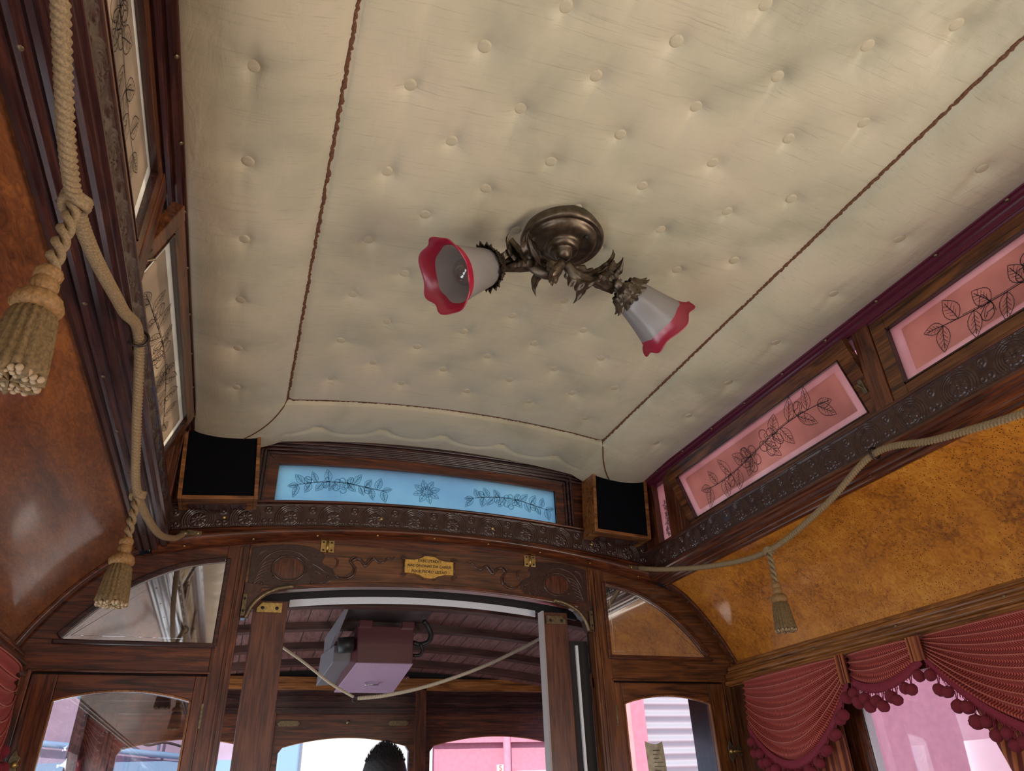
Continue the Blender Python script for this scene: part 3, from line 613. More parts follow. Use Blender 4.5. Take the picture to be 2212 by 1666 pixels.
def text(body, size, loc, rot, mat, name, parent=None, ext=.0004):
    cu = bpy.data.curves.new(name, 'FONT'); cu.body = body; cu.size = size; cu.align_x = 'CENTER'; cu.align_y = 'CENTER'; cu.extrude = ext
    o = bpy.data.objects.new(name, cu); COL.objects.link(o); dg = bpy.context.evaluated_depsgraph_get(); dg.update()
    me = bpy.data.meshes.new_from_object(o.evaluated_get(dg)); bpy.data.objects.remove(o)
    o = bpy.data.objects.new(name, me); me.materials.clear(); me.materials.append(mat); COL.objects.link(o)
    o.rotation_euler = rot; o.location = Vector(loc)-(parent.location if parent else Vector()); o.parent = parent; return o
for bd, sz, dz in (('EXECUTADO', .0125, .0185), ('NAS OFICINAS DA CARRIS', .0118, .002), ('POLIE PEDRO LEITAO', .0118, -.0155)):
    text(bd, sz, (c0, -.0050, z0+dz), (PI/2, 0, 0), ink, 'engraved_text', g)
t = MB(); t.box(-1.12, -.545, .036, .046, 1.90, 2.68); t.box(.545, 1.12, .036, .046, 1.90, 2.68); t.box(-.5455, .5455, .0365, .0455, 2.15, 2.37); t.box(-1.12, -.546, .0265, .0355, 1.855, 1.885); t.box(.546, 1.12, .0265, .0355, 1.855, 1.885)
t.build('light_block_boards', dark, wf)  # boards added behind the bulkhead to stop light leaking through gaps
# posts, side panels
ARCH_IN = curve([(.604, 2.176), (.67, 2.163), (.732, 2.144), (.82, 2.097), (.90, 2.030), (.968, 1.950)], 24)
OUT = curve([(.604, 2.232), (.70, 2.208), (.79, 2.188), (.905, 2.143), (1.005, 2.035), (1.075, 1.93)], 24)
OUT = [(a, b_+.004) for a, b_ in OUT]
for s in (-1, 1):
    nm = 'left' if s < 0 else 'right'; m_ = lambda pts: [(s*a, b_) for a, b_ in pts]
    t = MB(); t.box(*sorted((s*.546, s*.604)), 0, .05, 0, 2.26); t.box(*sorted((s*.552, s*.562)), -.006, .0, 0, 2.222); t.box(*sorted((s*.566, s*.572)), -.003, .0, 0, 2.222)
    t.mi = 1; t.box(*sorted((s*.6042, s*1.0805)), -.0008, .0352, 1.874, 1.952)            # rail
    t.box(*sorted((s*.598, s*1.02)), -.006, .0, 1.872, 1.879)
    t.strip(m_(ARCH_IN), m_(OUT), 0, .03); t.prism(m_([(.968, 1.9505), (1.08, 1.9505), (1.08, 1.93), (1.076, 1.9345)]), .0005, .0295); t.mi = 0
    t.box(*sorted((s*1.012, s*1.08)), 0, .04, 0, 1.874); t.box(*sorted((s*1.030, s*1.036)), -.004, 0, 0, 1.874)
    o = t.build('wall_front_'+nm, [WD['midz'], WD['midx']] if s < 0 else [SW['z'], SW['x']], bevel=.002); struct(o, 'wooden post, rail and arch framing on the %s of the doorway' % nm)
    # inner bead moulding of arch opening
    t = MB()
    I2 = [(a-(.010 if i > 0 else .0)*.7, b_-.012) for i, (a, b_) in enumerate(ARCH_IN)]
    t.strip(m_(ARCH_IN), m_([(a+.012*(i/24), b_+.014) for i, (a, b_) in enumerate(ARCH_IN)]), -.007, .0)
    t.box(*sorted((s*.598, s*.985)), -.007, 0, 1.938, 1.951); t.box(*sorted((s*.592, s*.605)), -.007, 0, 1.938, 2.186)
    t.build('bead_moulding', WD['darkx'] if s < 0 else WD['midx'], o, bevel=.003)
    # mirror
    mi = MB(); base = [(.604, 1.951), (.79, 1.951)]; poly = m_(ARCH_IN+[(.968, 1.951), (.604, 1.951)])
    mi.prism(poly, .004, .008); r = mi.build('arched_mirror', mirror); tag(r, 'quarter-arched mirror set in the bulkhead panel %s of the doorway' % nm, 'mirror', 'quarter-arched mirrors')
    # bevel lines: second thin inner mirror
    cx_, cz_ = s*.76, 2.03; poly2 = [(cx_+(a-cx_)*.90, cz_+(b_-cz_)*.86) for a, b_ in poly]; MB().prism(poly2, .0030, .0045).build('bevelled_centre', mirror, r, bevel=.0006)
    # lower glazed door/cupboard sash
    r = empty('door_%d' % (1 if s < 0 else 2), (s*.80, .015, 1.2)); struct(r, 'glazed cupboard door with a low arched pane, %s of the doorway' % nm)
    x0, x1 = .604, 1.010; g0, g1 = .632, .952; at = lambda x: 1.832-.95*(x-.792)**2
    GX = np.linspace(g0, g1, 21); t = MB(); t.mi = 1
    t.strip([(s*x, at(x)) for x in GX], [(s*x, 1.868) for x in GX], .002, .026); t.mi = 0
    t.box(*sorted((s*x0, s*g0)), .002, .026, .9, 1.868); t.box(*sorted((s*g1, s*x1)), .002, .026, .9, 1.868); t.box(*sorted((s*g0, s*g1)), .002, .026, .9, .98)
    t.build('door_frame', [WD['midz'], WD['midx']] if s < 0 else [SW['z'], SW['x']], r, bevel=.002)
    t = MB(); t.strip([(s*x, at(x)-.005) for x in GX], [(s*x, at(x)) for x in GX], -.001, .010); t.box(*sorted((s*g0, s*(g0+.005))), -.001, .010, .98, at(g0)); t.box(*sorted((s*(g1-.005), s*g1)), -.001, .010, .98, at(g1))
    t.build('glazing_bead', WD['lightz'], r, bevel=.001)
    t = MB(); t.strip([(s*x, .98) for x in GX], [(s*x, at(x)) for x in GX], .012, .0145); t.build('glass_pane', clearl if s < 0 else clear, r)
    t = MB(); t.box(*sorted((s*.600, s*.606)), -.003, .002, 1.74, 1.80); t.build('hinge', brassdull, r, bevel=.001)
    # latch
    lx, lz = s*1.008, 1.665 if s > 0 else 1.665
    g = empty('brass_latch', (lx, -.006, lz), 'ornate brass latch on the %s bulkhead door edge' % nm, 'latch', 'ornate brass latches')
    sh = [(0, .034), (.006, .022), (.014, .016), (.010, .006), (.015, 0), (.010, -.006), (.014, -.016), (.006, -.022), (0, -.034), (-.006, -.022), (-.010, -.012), (-.008, 0), (-.010, .012), (-.006, .022)]
    MB().prism([(lx-s*.012+a, lz+b_) for a, b_ in sh], -.006, -.001).build('back_plate', brassdull, g, bevel=.001)
    MB().prism([(lx+s*.020+a*.8, lz+b_*.6) for a, b_ in sh], -.006, -.001).build('keeper', brassdull, g, bevel=.001)
    mb = MB(); mb.tube([(lx-s*.016, -.010, lz), (lx+s*.030, -.010, lz)], .0042, 8); mb.ball((lx-s*.018, -.014, lz), .0075, 12, 8); mb.build('bolt', brass, g, True)
# sliding doors in the opening
for s in (-1, 1):
    nm = 'left' if s < 0 else 'right'; xa, xb = ((-.512, -.417) if s < 0 else (.392, .478))
    r = empty('door_%d' % (3 if s < 0 else 4), ((xa+xb)/2, .06, 1)); struct(r, 'wooden edge stile of the open sliding door at the %s of the doorway' % nm)
    t = MB(); t.box(xa, xb, .045, .075, 0, hdb(xa if s < 0 else xb)-.01); t.build('door_stile', wood('sliding_door_oak_'+nm, (.035, .010, .006), (.09, .026, .013), (.15, .05, .022), 'z', .4, .15), r, bevel=.002)
    if s > 0: MB().box(.386, .392, .040, .078, 0, 2.09).build('edge_strip', plain('grey_edge_strip', (.35, .30, .28), .5), r)
    bx = xa+.045 if s < 0 else xb-.045; z = 2.062
    q = [(bx-.036, z-.014), (bx+.034, z-.014), (bx+.034, z+.014), (bx-.022, z+.014), (bx-.036, z-.002)] if s < 0 else [(bx-.034, z-.012), (bx+.036, z-.012), (bx+.036, z), (bx+.022, z+.014), (bx-.034, z+.014)]
    MB().prism(q, .038, .044).build('brass_bracket', brass if s < 0 else brassdull, r, bevel=.001)
    sc = MB()
    for d in (-.020, .020): sc = MB(); sc.lathe([(0, .001), (.0045, .0008), (.005, 0)], 12, (bx+d, .0375, z-.002), (0, -1, 0)); sc.build('screw_head', dark, r, True)
t = MB(); t.box(.480, .546, .052, .09, 0, 2.00); o = t.build('trim_16', dark); struct(o, 'black board standing for the shaded gap beside the right sliding door'); MB().box(.500, .508, .044, .052, 0, 1.985).build('weather_strip', whitep, o)  # black board painted in for the shade inside the gap
X = np.linspace(-.41, .386, 31); t = MB(); t.strip([(x, hdb(x)-.026) for x in X], [(x, hdb(x)-.006) for x in X], .10, .105); o = t.build('trim_17', whitep); struct(o, 'white curved strip behind the door header')
t = MB(); t.strip([(x, hdb(x)-.008) for x in np.linspace(-.54, .54, 31)], [(x, 2.30) for x in np.linspace(-.54, .54, 31)], .106, .12); t.build('backing_board', dark, o)

# ================================================================== SPEAKERS
spk_first = None
for s, c, roll, lb in ((-1, (-.660, -.064, 2.4335), -.085, 'black-fronted wooden loudspeaker at the left corner above the frieze'), (1, (.6445, -.064, 2.4300), .06, 'black-fronted wooden loudspeaker at the right corner above the frieze')):
    g = empty('loudspeaker', c, lb, 'loudspeaker', 'corner loudspeakers')
    hx, hz, d, th = .106, .113, .048, .011; mb = MB()
    mb.box(-hx, -hx+th, -d, d, -hz, hz); mb.box(hx-th, hx, -d, d, -hz, hz); mb.box(-hx+th, hx-th, -d+.0004, d-.0004, hz-th, hz-.0004); mb.box(-hx+th, hx-th, -d+.0004, d-.0004, -hz+.0004, -hz+th); mb.box(-hx+th, hx-th, d-.006, d-.001, -hz+th, hz-th)
    mb.build('cabinet', WD['lightx'], g, bevel=.0015, loc=(0, 0, 0))
    MB().box(-hx+th, hx-th, -d+.006, -d+.012, -hz+th, hz-th).build('grille', black, g, loc=(0, 0, 0))
    mb = MB(); mb.box(-hx+.03, hx-.03, -.01, .03, -hz-.004, -hz); mb.build('mounting_foot', WD['darkx'], g, loc=(0, 0, 0))
    g.rotation_euler = (0, roll, 0)

# ================================================================== CEILING LAMP
LC = Vector((-.006, -1.130, 2.585))
g = empty('ceiling_lamp', LC, 'antique bronze two-arm ceiling lamp with frosted ruby-rimmed glass shades', 'ceiling lamp')
mb = MB(); mb.lathe([(.080, .030), (.087, .012), (.0900, .004), (.0892, -.002), (.0855, -.0055), (.0810, -.0055), (.0780, -.0030), (.0750, -.0030), (.0725, -.0080), (.0680, -.0125), (.058, -.0150), (.044, -.0155), (.036, -.0150), (.0345, -.0200), (.0320, -.0260), (.0270, -.0285), (.0220, -.0275), (.0200, -.0290), (.0190, -.038), (.0150, -.045), (.009, -.049), (0, -.050)], 56, LC)
mb.build('ceiling_rose', bronze, g, True)
MB().lathe([(0, .003), (.004, .002), (.005, 0)], 12, LC+Vector((.035, -.045, -.0175)), (.1, -.1, -1)).build('rose_screw', dark, g, True)
def acanthus(mb, p0, d, nrm, L, Wd, curl=.5, lobes=4, nu=26, nv=12, droop=0):
    p0 = Vector(p0); d = Vector(d).normalized(); nrm = Vector(nrm); nrm = (nrm-d*nrm.dot(d)).normalized(); sd_ = d.cross(nrm)
    def fn(u, v):
        v = v*2-1; w = Wd*(math.sin(PI*(.12+.86*u))**.75)*(.72+.28*abs(math.cos(lobes*PI*u)))*(1-.1*u)
        a = curl*u*u*2.2; x = L*(math.sin(a)/a*u if a > .01 else u); z = L*((1-math.cos(a))/a*u if a > .01 else 0)
        rid = .10*Wd*math.cos(v*9+3*u)*(1-abs(v)*.4)-.35*Wd*v*v+droop*u
        back = -abs(v)*L*.05
        return p0+d*(x+back*-1*.0)+nrm*(z+rid)+sd_*(w*v)
    mb.grid(fn, nu, nv)
    mb.grid(lambda u, v: Vector(fn(u, v))-nrm*.0016, nu, nv)
def lamp_side(sgn):
    nk = Vector((.146*sgn, .006*sgn+.018, 0))+Vector((0, 0, -.082))+LC; nk.y = LC.y+(.018 if sgn > 0 else .026)
    axd = Vector((.87*sgn, .20*sgn+(.0 if sgn > 0 else .0), -.46)).normalized()
    if sgn < 0: axd = Vector((-.84, -.15, -.53)).normalized()
    hub = LC+Vector((.004*sgn, 0, -.060))
    P = curve([hub, hub+Vector((.028*sgn, .006, -.030)), hub+Vector((.060*sgn, .012, -.022)), hub+Vector((.092*sgn, .015, .004)), hub+Vector((.120*sgn, .018, .006)), nk-axd*.018, nk+axd*.004], 36)
    arm = MB(); arm.tube(P, lambda t: .011*(1-.35*t)+.003*math.sin(9*t), 12)
    ao = arm.build('arm', bronze, g, True)
    lf = MB()
    acanthus(lf, hub+Vector((.004*sgn, -.004, -.012)), (.75*sgn, -.1, -.55), (0, -.8, -.4), .082, .034, .45, 4)
    acanthus(lf, hub+Vector((.012*sgn, .010, -.004)), (.8*sgn, .5, -.45), (0, .6, -.6), .078, .032, .45, 4)
    acanthus(lf, hub+Vector((.040*sgn, -.004, -.020)), (.85*sgn, -.45, .25), (0, -.4, 1), .082, .032, .35, 4)
    acanthus(lf, hub+Vector((.062*sgn, .008, -.012)), (.7*sgn, -.2, .6), (-.5*sgn, -.6, .5), .070, .030, -.35, 4)
    acanthus(lf, hub+Vector((.050*sgn, .014, -.020)), (1*sgn, .25, -.1), (0, .4, -1), .075, .030, -.35, 4)
    acanthus(lf, hub+Vector((.085*sgn, .010, .004)), (.9*sgn, -.2, .25), (0, -.8, .4), .062, .026, .45, 4)
    acanthus(lf, hub+Vector((.090*sgn, .016, .000)), (1*sgn, .1, -.35), (0, -.3, -.9), .060, .025, .35, 4)
    lf.build('acanthus_leaves', bronze, ao, True)
    cup = MB(); cup.lathe([(.0, -.014), (.010, -.012), (.016, -.004), (.022, .0), (.024, .006), (.027, .012)], 28, nk, axd)
    e1 = axd.orthogonal().normalized(); e2 = axd.cross(e1)
    for ring, (n_, rr, LL) in enumerate(((10, .020, .034), (10, .024, .026))):
        for k in range(n_):
            a = 2*PI*(k+.5*ring)/n_; rad = e1*math.cos(a)+e2*math.sin(a)
            acanthus(cup, nk+rad*(rr+.010)+axd*(-.004+.004*ring), axd*.95+rad*.40, rad, LL*1.15, .0135, .25, 3, 12, 6)
    cup.build('leaf_cup', bronze, g, True)
    # shade
    o = nk+axd*.002
    def ruffle(a, v, r_, h): 
        t = max(0, (h-.080)/.055); k = math.sin(7*a+.8*math.sin(3*a))
        return r_+.0030*t*t*k, h+.0042*t*t*k
    prof = [(.022, .0), (.030, .006), (.036, .014), (.040, .026), (.043, .040), (.0465, .056), (.050, .072), (.0535, .086), (.0565, .096), (.0595, .107), (.0635, .117), (.0685, .125), (.0750, .131)]
    sh = MB(); sh.lathe(prof[:10], 96, o, axd, ruffle); sh.lathe([(r_-.0018, h) for r_, h in prof[:10]], 96, o, axd, ruffle)
    so_ = sh.build('glass_shade', G['shade'], g, True)
    rm = MB(); rm.lathe(prof[9:], 96, o, axd, ruffle); rm.lathe([(r_-.0018, h) for r_, h in prof[9:]], 96, o, axd, ruffle)
    rm.tube([tuple(Vector(o)+axd*ruffle(a, 1, .0745, .1312)[1]+e1*math.cos(a)*ruffle(a, 1, .0745, .1312)[0]+e2*math.sin(a)*ruffle(a, 1, .0745, .1312)[0]) for a in np.linspace(0, 2*PI, 97)[:-1]], .0016, 6, closed=True)
    rm.build('ruby_rim', G['rim'], so_, True)
    bl = MB(); bl.lathe([(.012, .018), (.014, .035), (.020, .048), (.026, .060), (.0285, .072), (.026, .086), (.018, .096), (.008, .1005), (0, .101)], 28, o, axd)
    bl.build('bulb', glass('bulb_glass_%d' % sgn, (.97, .97, .97), .16), g, True)
    b2 = MB(); b2.lathe([(.0, .0), (.013, .004), (.013, .024), (.0, .026)], 20, o, axd); b2.build('bulb_socket', brassdull, g, True)
lamp_side(-1); lamp_side(1)

# ================================================================== ROPES, RINGS, TASSELS
def rope_mesh(P, r=.0078, strands=3, tw=None, n=16, ds=.0013):
    P = [Vector(p) for p in P]; out = [P[0]]; L = 0
    seg = []
    for a, b_ in zip(P[:-1], P[1:]): seg.append((b_-a).length)
    tot = sum(seg); m = int(tot/ds); k = 0; acc = 0; pts = []
    for i in range(m+1):
        d = tot*i/m
        while k < len(seg)-1 and acc+seg[k] < d: acc += seg[k]; k += 1
        pts.append(P[k].lerp(P[k+1], (d-acc)/max(seg[k], 1e-9)))
    tw = tw or 2*PI*ds/(.022*strands)*1.0
    mb = MB(); mb.tube(pts, r, n, prof=lambda a, i: .72+.34*abs(math.cos(strands*.5*(a+i*tw*strands))))
    return mb
def tassel(top, L, lab, sc=1.0, lean=(0, 0)):
    """hangs from the rope at top; L total length"""
    T = Vector(top); g = empty('tassel', T, lab, 'tassel', 'cord tassels hanging from the signal ropes')
    cl = L*.42; dn = Vector((lean[0], lean[1], -1)).normalized()
    a = [T+dn*(cl*t)+Vector((.0045*math.cos(t*16), .0045*math.sin(t*16), 0))*sc for t in np.linspace(0, 1, 50)]
    b_ = [T+dn*(cl*t)-Vector((.0045*math.cos(t*16), .0045*math.sin(t*16), 0))*sc for t in np.linspace(0, 1, 50)]
    mb = MB(); mb.tube(a, .0042*sc, 8); mb.tube(b_, .0042*sc, 8); mb.build('hanging_cord', rope_m, g, True)
    mb = MB()
    for k in range(3): mb.tube([T+dn*(.004*k-.004)+Vector((.011*math.cos(t)*sc, .011*math.sin(t)*sc, .003*math.sin(2*t))) for t in np.linspace(0, 2*PI, 17)[:-1]], .0045*sc, 7, closed=True)
    mb.build('knot', rope_m, g, True)
    h = T+dn*cl; ax = dn; N_ = 40
    mod = lambda amp, fr: (lambda a_, v, r_, z: (r_*(1+amp*math.cos(fr*a_)), z))
    mb = MB(); mb.lathe([(.003, -.004), (.010, 0), (.0125, L*.02), (.011, L*.05), (.0095, L*.055), (.0115, L*.062), (.0125, L*.10), (.0105, L*.135), (.009, L*.14), (.014, L*.155), (.019, L*.18), (.0215, L*.215), (.0205, L*.245), (.016, L*.262)] if 0 else
                        [(.003*sc, -.004), (.010*sc, 0), (.0122*sc, L*.02), (.0110*sc, L*.055), (.0092*sc, L*.060), (.0112*sc, L*.066), (.0118*sc, L*.10), (.0105*sc, L*.125), (.0088*sc, L*.132), (.015*sc, L*.145), (.0195*sc, L*.17), (.0215*sc, L*.205), (.0200*sc, L*.232), (.0150*sc, L*.242)], N_, h, ax, mod(.05, 14))
    mb.build('tassel_head', tassel_m, g, True)
    mb = MB(); r0 = .0145*sc
    mb.lathe([(r0, L*.235), (.0185*sc, L*.27), (.0205*sc, L*.34), (.0225*sc, L*.43), (.0245*sc, L*.52), (.0255*sc, L*.575), (.020*sc, L*.58), (.0, L*.57)], 72, h, ax, lambda a_, v, r_, z: (r_*(1+.09*math.cos(18*a_+v*2)+.03*math.cos(41*a_)), z+(.004*math.sin(7*a_)*(v > .6))))
    mb.build('fringe_skirt', tassel_d, g, True)
    mb = MB(); e1 = ax.orthogonal().normalized(); e2 = ax.cross(e1)
    for k in range(46):
        a_ = k*2.399; rr = .0255*sc*math.sqrt((k+6)/52); mb.ball(h+ax*(L*.578)+e1*math.cos(a_)*rr+e2*math.sin(a_)*rr, .0034*sc, 7, 5)
    mb.build('fringe_ends', plain('pale_thread_ends', (.33, .23, .13), .8, nb=.4), g, True)
    return g
RX = .752
def sag(p, q, dz, n=12, dx=0):
    return [tuple(np.array(p)*(1-t)+np.array(q)*t+np.array((dx*4*t*(1-t), 0, -dz*4*t*(1-t)))) for t in np.linspace(0, 1, n+1)]
kR = (.755, -.665, 2.103); ringR = (.752, -1.085, 2.200)
PR = curve([(.722, -.045, 2.228), (.738, -.18, 2.188), (.750, -.42, 2.132), kR, (.754, -.90, 2.145), ringR, (.752, -1.25, 2.160), (.752, -1.50, 2.125), (.752, -1.85, 2.150), (.752, -2.15, 2.2)], 90)
g = empty('signal_rope', ringR, 'twisted tan signal rope sagging along the right cornice', 'rope'); rope_mesh(PR).build('rope', rope_m, g, True)
MB().lathe([(0, 0), (.007, .002), (.010, .012), (.0095, .024), (.006, .028)], 16, (.715, -.045, 2.229), (1, -.2, -.05)).build('end_ferrule', brassdull, g, True)
kL = (-.757, -.745, 2.079); ringL = (-.754, -1.105, 2.205); kN = (-.752, -1.545, 2.082)
PL = curve([(-.728, -.046, 2.232), (-.742, -.14, 2.190), (-.752, -.40, 2.120), kL, (-.757, -.9, 2.125), ringL, (-.752, -1.27, 2.150), kN, (-.750, -1.75, 2.14), (-.750, -2.0, 2.22)], 90)
g = empty('signal_rope', ringL, 'twisted tan signal rope sagging along the left frieze', 'rope'); rope_mesh(PL).build('rope', rope_m, g, True)
MB().lathe([(0, 0), (.007, .002), (.010, .012), (.0095, .024), (.006, .028)], 16, (-.712, -.045, 2.236), (-1, -.2, -.1)).build('end_ferrule', brassdull, g, True)
for p, lb in ((ringR, 'right'), (ringL, 'left')):
    s = 1 if lb == 'right' else -1; c = Vector(p)
    g = empty('rope_ring', c, 'dark metal ring carrying the signal rope on the %s moulding' % lb, 'ring', 'rope rings')
    MB().tube([c+Vector((.014*math.cos(a)*1.0, .002, .014*math.sin(a))) for a in np.linspace(0, 2*PI, 25)[:-1]], .0025, 8, closed=True).build('ring', plain('dark_iron_'+lb, (.05, .035, .03), .4, metal=.7), g, True)
    MB().tube([c+Vector((s*.012, 0, .004)), c+Vector((s*.03, 0, .010))], .003, 8).build('screw_eye_stem', brassdull, g, True)
for p, lb in (((.700, -.0475, 2.229), 'right'), ((-.700, -.0475, 2.238), 'left')):
    g = empty('rope_bracket', p, 'small brass end bracket fixing the %s signal rope to the bulkhead' % lb, 'bracket', 'rope brackets')
    MB().obox(p, (.020, 0, -.001), (0, .002, 0), (0, 0, .007)).build('bracket_plate', brassdull, g, bevel=.001)
    MB().lathe([(0, .002), (.003, .0015), (.004, 0)], 10, Vector(p)+Vector((-.010 if p[0] > 0 else .010, -.002, 0)), (0, -1, 0)).build('bracket_screw', brass, g, True)
tassel(kR, .205, 'tassel hanging in front of the golden burl panel on the right rope', 1.0)
tassel(kL, .205, 'tassel hanging before the left arched mirror', 1.0)
tassel(kN, .205, 'large near tassel at the left edge hanging before the red burl panel', 1.0)

# ================================================================== CURTAINS
def curtain_mat(name, base, stripe, freq, axis_y=True, wide=.5):
    m, n, b = newmat(name); w = N(n, 'TexWave', Scale=1.0, Distortion=.15, Detail=1.5); w.bands_direction = 'Y' if axis_y else 'Z'
    n.links.new(coords(n, (freq, freq, freq)), w.inputs[0])
    c = ramp(n, w.outputs[1] if False else w.outputs['Fac'], [(.35, base), (.55+.3*(1-wide), stripe)]); n.links.new(c, b.inputs['Base Color'])
    b.inputs['Roughness'].default_value = .7; b.inputs['Sheen Weight'].default_value = .12; b.inputs['Sheen Tint'].default_value = (1, .4, .5, 1)
    bump(n, b, w.outputs['Fac'], .4, .0015); return m
val_m = curtain_mat('crimson_ribbed_cloth', (.15, .006, .014), (.52, .10, .045), 50)
drape_m = curtain_mat('rust_striped_drape_cloth', (.13, .018, .010), (.40, .12, .035), 26)
fringe_m = plain('crimson_fringe', (.20, .012, .028), .8, nb=.6, nsc=400, var=.3)
pom_m = plain('crimson_wool_pompom', (.17, .014, .024), .95, nb=1.0, nsc=700, var=.35)
def valance(side, label):
    s = side; g = empty('curtain_valance', (s*1.0, -.6, 1.86), label, 'curtain valance', 'pleated crimson valances')
    TOP = 1.862
    sw = [(-.105, -.565, 1.725, 1.80, .145, 8), (-.575, -.815, 1.80, 1.812, .040, 4), (-.825, -1.46, 1.812, 1.79, .185, 9), (-1.47, -1.72, 1.79, 1.79, .04, 4), (-1.73, -2.2, 1.79, 1.72, .15, 7)]
    pom = MB(); pom.ball((0, 0, -.0), .0138, 14, 10, (1, 1, 1.08), .05); first = None
    for (y0, y1, za, zb, sg, nf) in sw:
        bot = lambda u: za*(1-u)+zb*u-sg*4*u*(1-u)*(1 if sg > .05 else 1)
        def fn(u, v):
            zt = TOP; z = zt+(bot(u)-zt)*v
            # folds follow the swag curve, radiating from the gathered ends
            fold = math.sin(2*PI*nf*v); sharp = abs(fold)**.6*(1 if fold > 0 else -1)
            x = .995+.022*(1-4*u*(1-u)*.9)-.010*v-.0085*sharp*(.35+.65*min(1, 6*u*(1-u)))
            return (s*x, y0+(y1-y0)*u, z)
        mb = MB(); mb.grid(fn, 60, 96); p = mb.build('swag', val_m, g, True)
        # pale piping cords along the folds
        pc = MB()
        for k in range(1, nf):
            v = (k-.75)/nf; pc.tube([(fn(u, v)[0]-s*.003, fn(u, v)[1], fn(u, v)[2]) for u in np.linspace(.0, 1, 26)], .0017, 6)
        pc.build('fold_piping', plain('rose_piping_%d' % int(abs(y0)*1000*(2+s)), (.42, .11, .08), .6), p, True)
        bd = MB(); bd.grid(lambda u, v: (s*(fn(u, 1)[0]-.004*math.sin(PI*v)-.002), fn(u, 1)[1], bot(u)+.008-.020*v) if 0 else (fn(u, 1)[0]-s*(.003+.003*math.sin(PI*v)), fn(u, 1)[1], bot(u)+.009-.022*v), 60, 6)
        bd.build('fringe_band', fringe_m, p, True)
        st = MB(); Ls = abs(y1-y0)+sg*1.6; n = max(3, int(Ls/.027))
        for k in range(int(n*3)):
            u = (k+.5)/(n*3); q = Vector(fn(u, 1)); q.z = bot(u)-.010; st.tube([q-Vector((s*.004, 0, 0)), q+Vector((-s*.004, random.uniform(-.003, .003), -random.uniform(.005, .010)))], .0012, 4)
        for k in range(n):
            u = (k+.5)/n; q = Vector(fn(u, 1)); L = .018+.014*(k % 2)+random.uniform(-.002, .002)
            c = Vector((q.x-s*(.008+.008*(k % 2)), q.y+random.uniform(-.003, .003), bot(u)-.012-L))
            st.tube([Vector((q.x-s*.004, q.y-.002, bot(u)-.010)), c], .0011, 4); st.tube([Vector((q.x-s*.004, q.y+.004, bot(u)-.010)), c], .0011, 4)
            if y0 < -1.2 and s > 0 and k % 1: continue
            if first is None: first = pom.build('pompom', pom_m, g, True, loc=c-g.location); o = first
            else: o = first.copy(); COL.objects.link(o); o.parent = g; o.location = c-g.location
            o.rotation_euler = (random.random()*6, random.random()*6, 0); k_ = random.uniform(.9, 1.12); o.scale = (k_, k_, k_)
        st.build('fringe_threads', fringe_m, p)
    for (ya, yb, zb) in ((-.555, -.588, 1.79), (-.800, -.840, 1.806), (-1.45, -1.485, 1.785)):
        mb = MB(); mb.grid(lambda u, v: (s*(.992-.004*math.cos(u*2*PI*4)), ya+(yb-ya)*u, TOP+(zb-TOP)*v), 40, 4); mb.build('gathered_heading', drape_m, g, True)
    return g
valance(1, 'crimson pleated swag valance with pompom fringe over the right window')
valance(-1, 'crimson pleated swag valance with pompom fringe over the left window')
def drape(y0, y1, z0, z1, label, tie=0, s=1):
    g = empty('window_drape', (s*1.03, (y0+y1)/2, z1), label, 'drape', 'striped window drapes'); n = 7
    def fn(u, v):
        z = z1+(z0-z1)*v; w = 1-tie*.8*math.sin(PI*min(1, v*.8)) if tie else 1
        y = (y1+(y0-y1)*(1-u)*w) if tie < 1 else y0
        return (s*(1.035-.010*math.cos(u*2*PI*n)-.004*math.cos(u*31)), y, z)
    MB().grid(fn, 120, 30).build('cloth', drape_m, g, True); MB().tube([(s*1.035, y0, z1-.006), (s*1.035, y1, z1-.006)], .004, 8).build('curtain_rod', brassdull, g, True)
drape(-.15, -.485, .95, 1.81, 'rust striped drape hanging at the bulkhead end of the right window')
drape(-.86, -1.36, .95, 1.82, 'rust striped drape drawn back at the near end of the right window', .30)
# side windows glass and blind
for s in (-1, 1):
    for k in range(4):
        ya, yb = (-.50, -1.27) if k == 0 else (-1.42-.9*(k-1), -2.17-.9*(k-1))
        r = empty('window_%d' % wi, (s*1.09, (ya+yb)/2, 1.4)); struct(r, 'tall side window, number %d from the bulkhead on the %s' % (k+1, 'left' if s < 0 else 'right')); wi += 1
        MB().box(*sorted((s*1.088, s*1.091)), yb, ya, .95, 1.80).build('glass_pane', clear, r)
        t = MB(); t.box(*sorted((s*1.060, s*1.084)), ya-.030, ya+.004, .95, 1.86); t.box(*sorted((s*1.060, s*1.084)), yb-.004, yb+.030, .95, 1.86); t.build('window_frame', WD['midz'], r, bevel=.002)
        MB().box(*sorted((s*1.063, s*1.084)), ya-.036, ya-.031, .95, 1.86).build('weather_strip', whitep, r)

# ================================================================== PORCH beyond the doorway
pz = lambda x, y: 2.195-.10*x*x-.115*(y-.06)
t = MB(); t.grid(lambda u, v: (-1.05+2.1*u, .12+1.08*v, pz(-1.05+2.1*u, .12+1.08*v)), 30, 10); t.grid(lambda u, v: (-1.05+2.1*u, .12+1.08*v, pz(-1.05+2.1*u, .12+1.08*v)+.02), 30, 10)
po = t.build('ceiling_porch', wood('porch_board', (.09, .038, .034), (.17, .078, .068), (.24, .12, .10), 'y', .55, .05), smooth=True); struct(po, 'boarded porch ceiling beyond the doorway')
t = MB()
for k in range(30):
    x = -1.02+.07*k; t.add([(x, .12, pz(x, .12)-.0006), (x+.003, .12, pz(x, .12)-.0006), (x+.003, 1.2, pz(x, 1.2)-.0006), (x, 1.2, pz(x, 1.2)-.0006)], [(0, 1, 2, 3)])
t.build('board_grooves', dark, po)
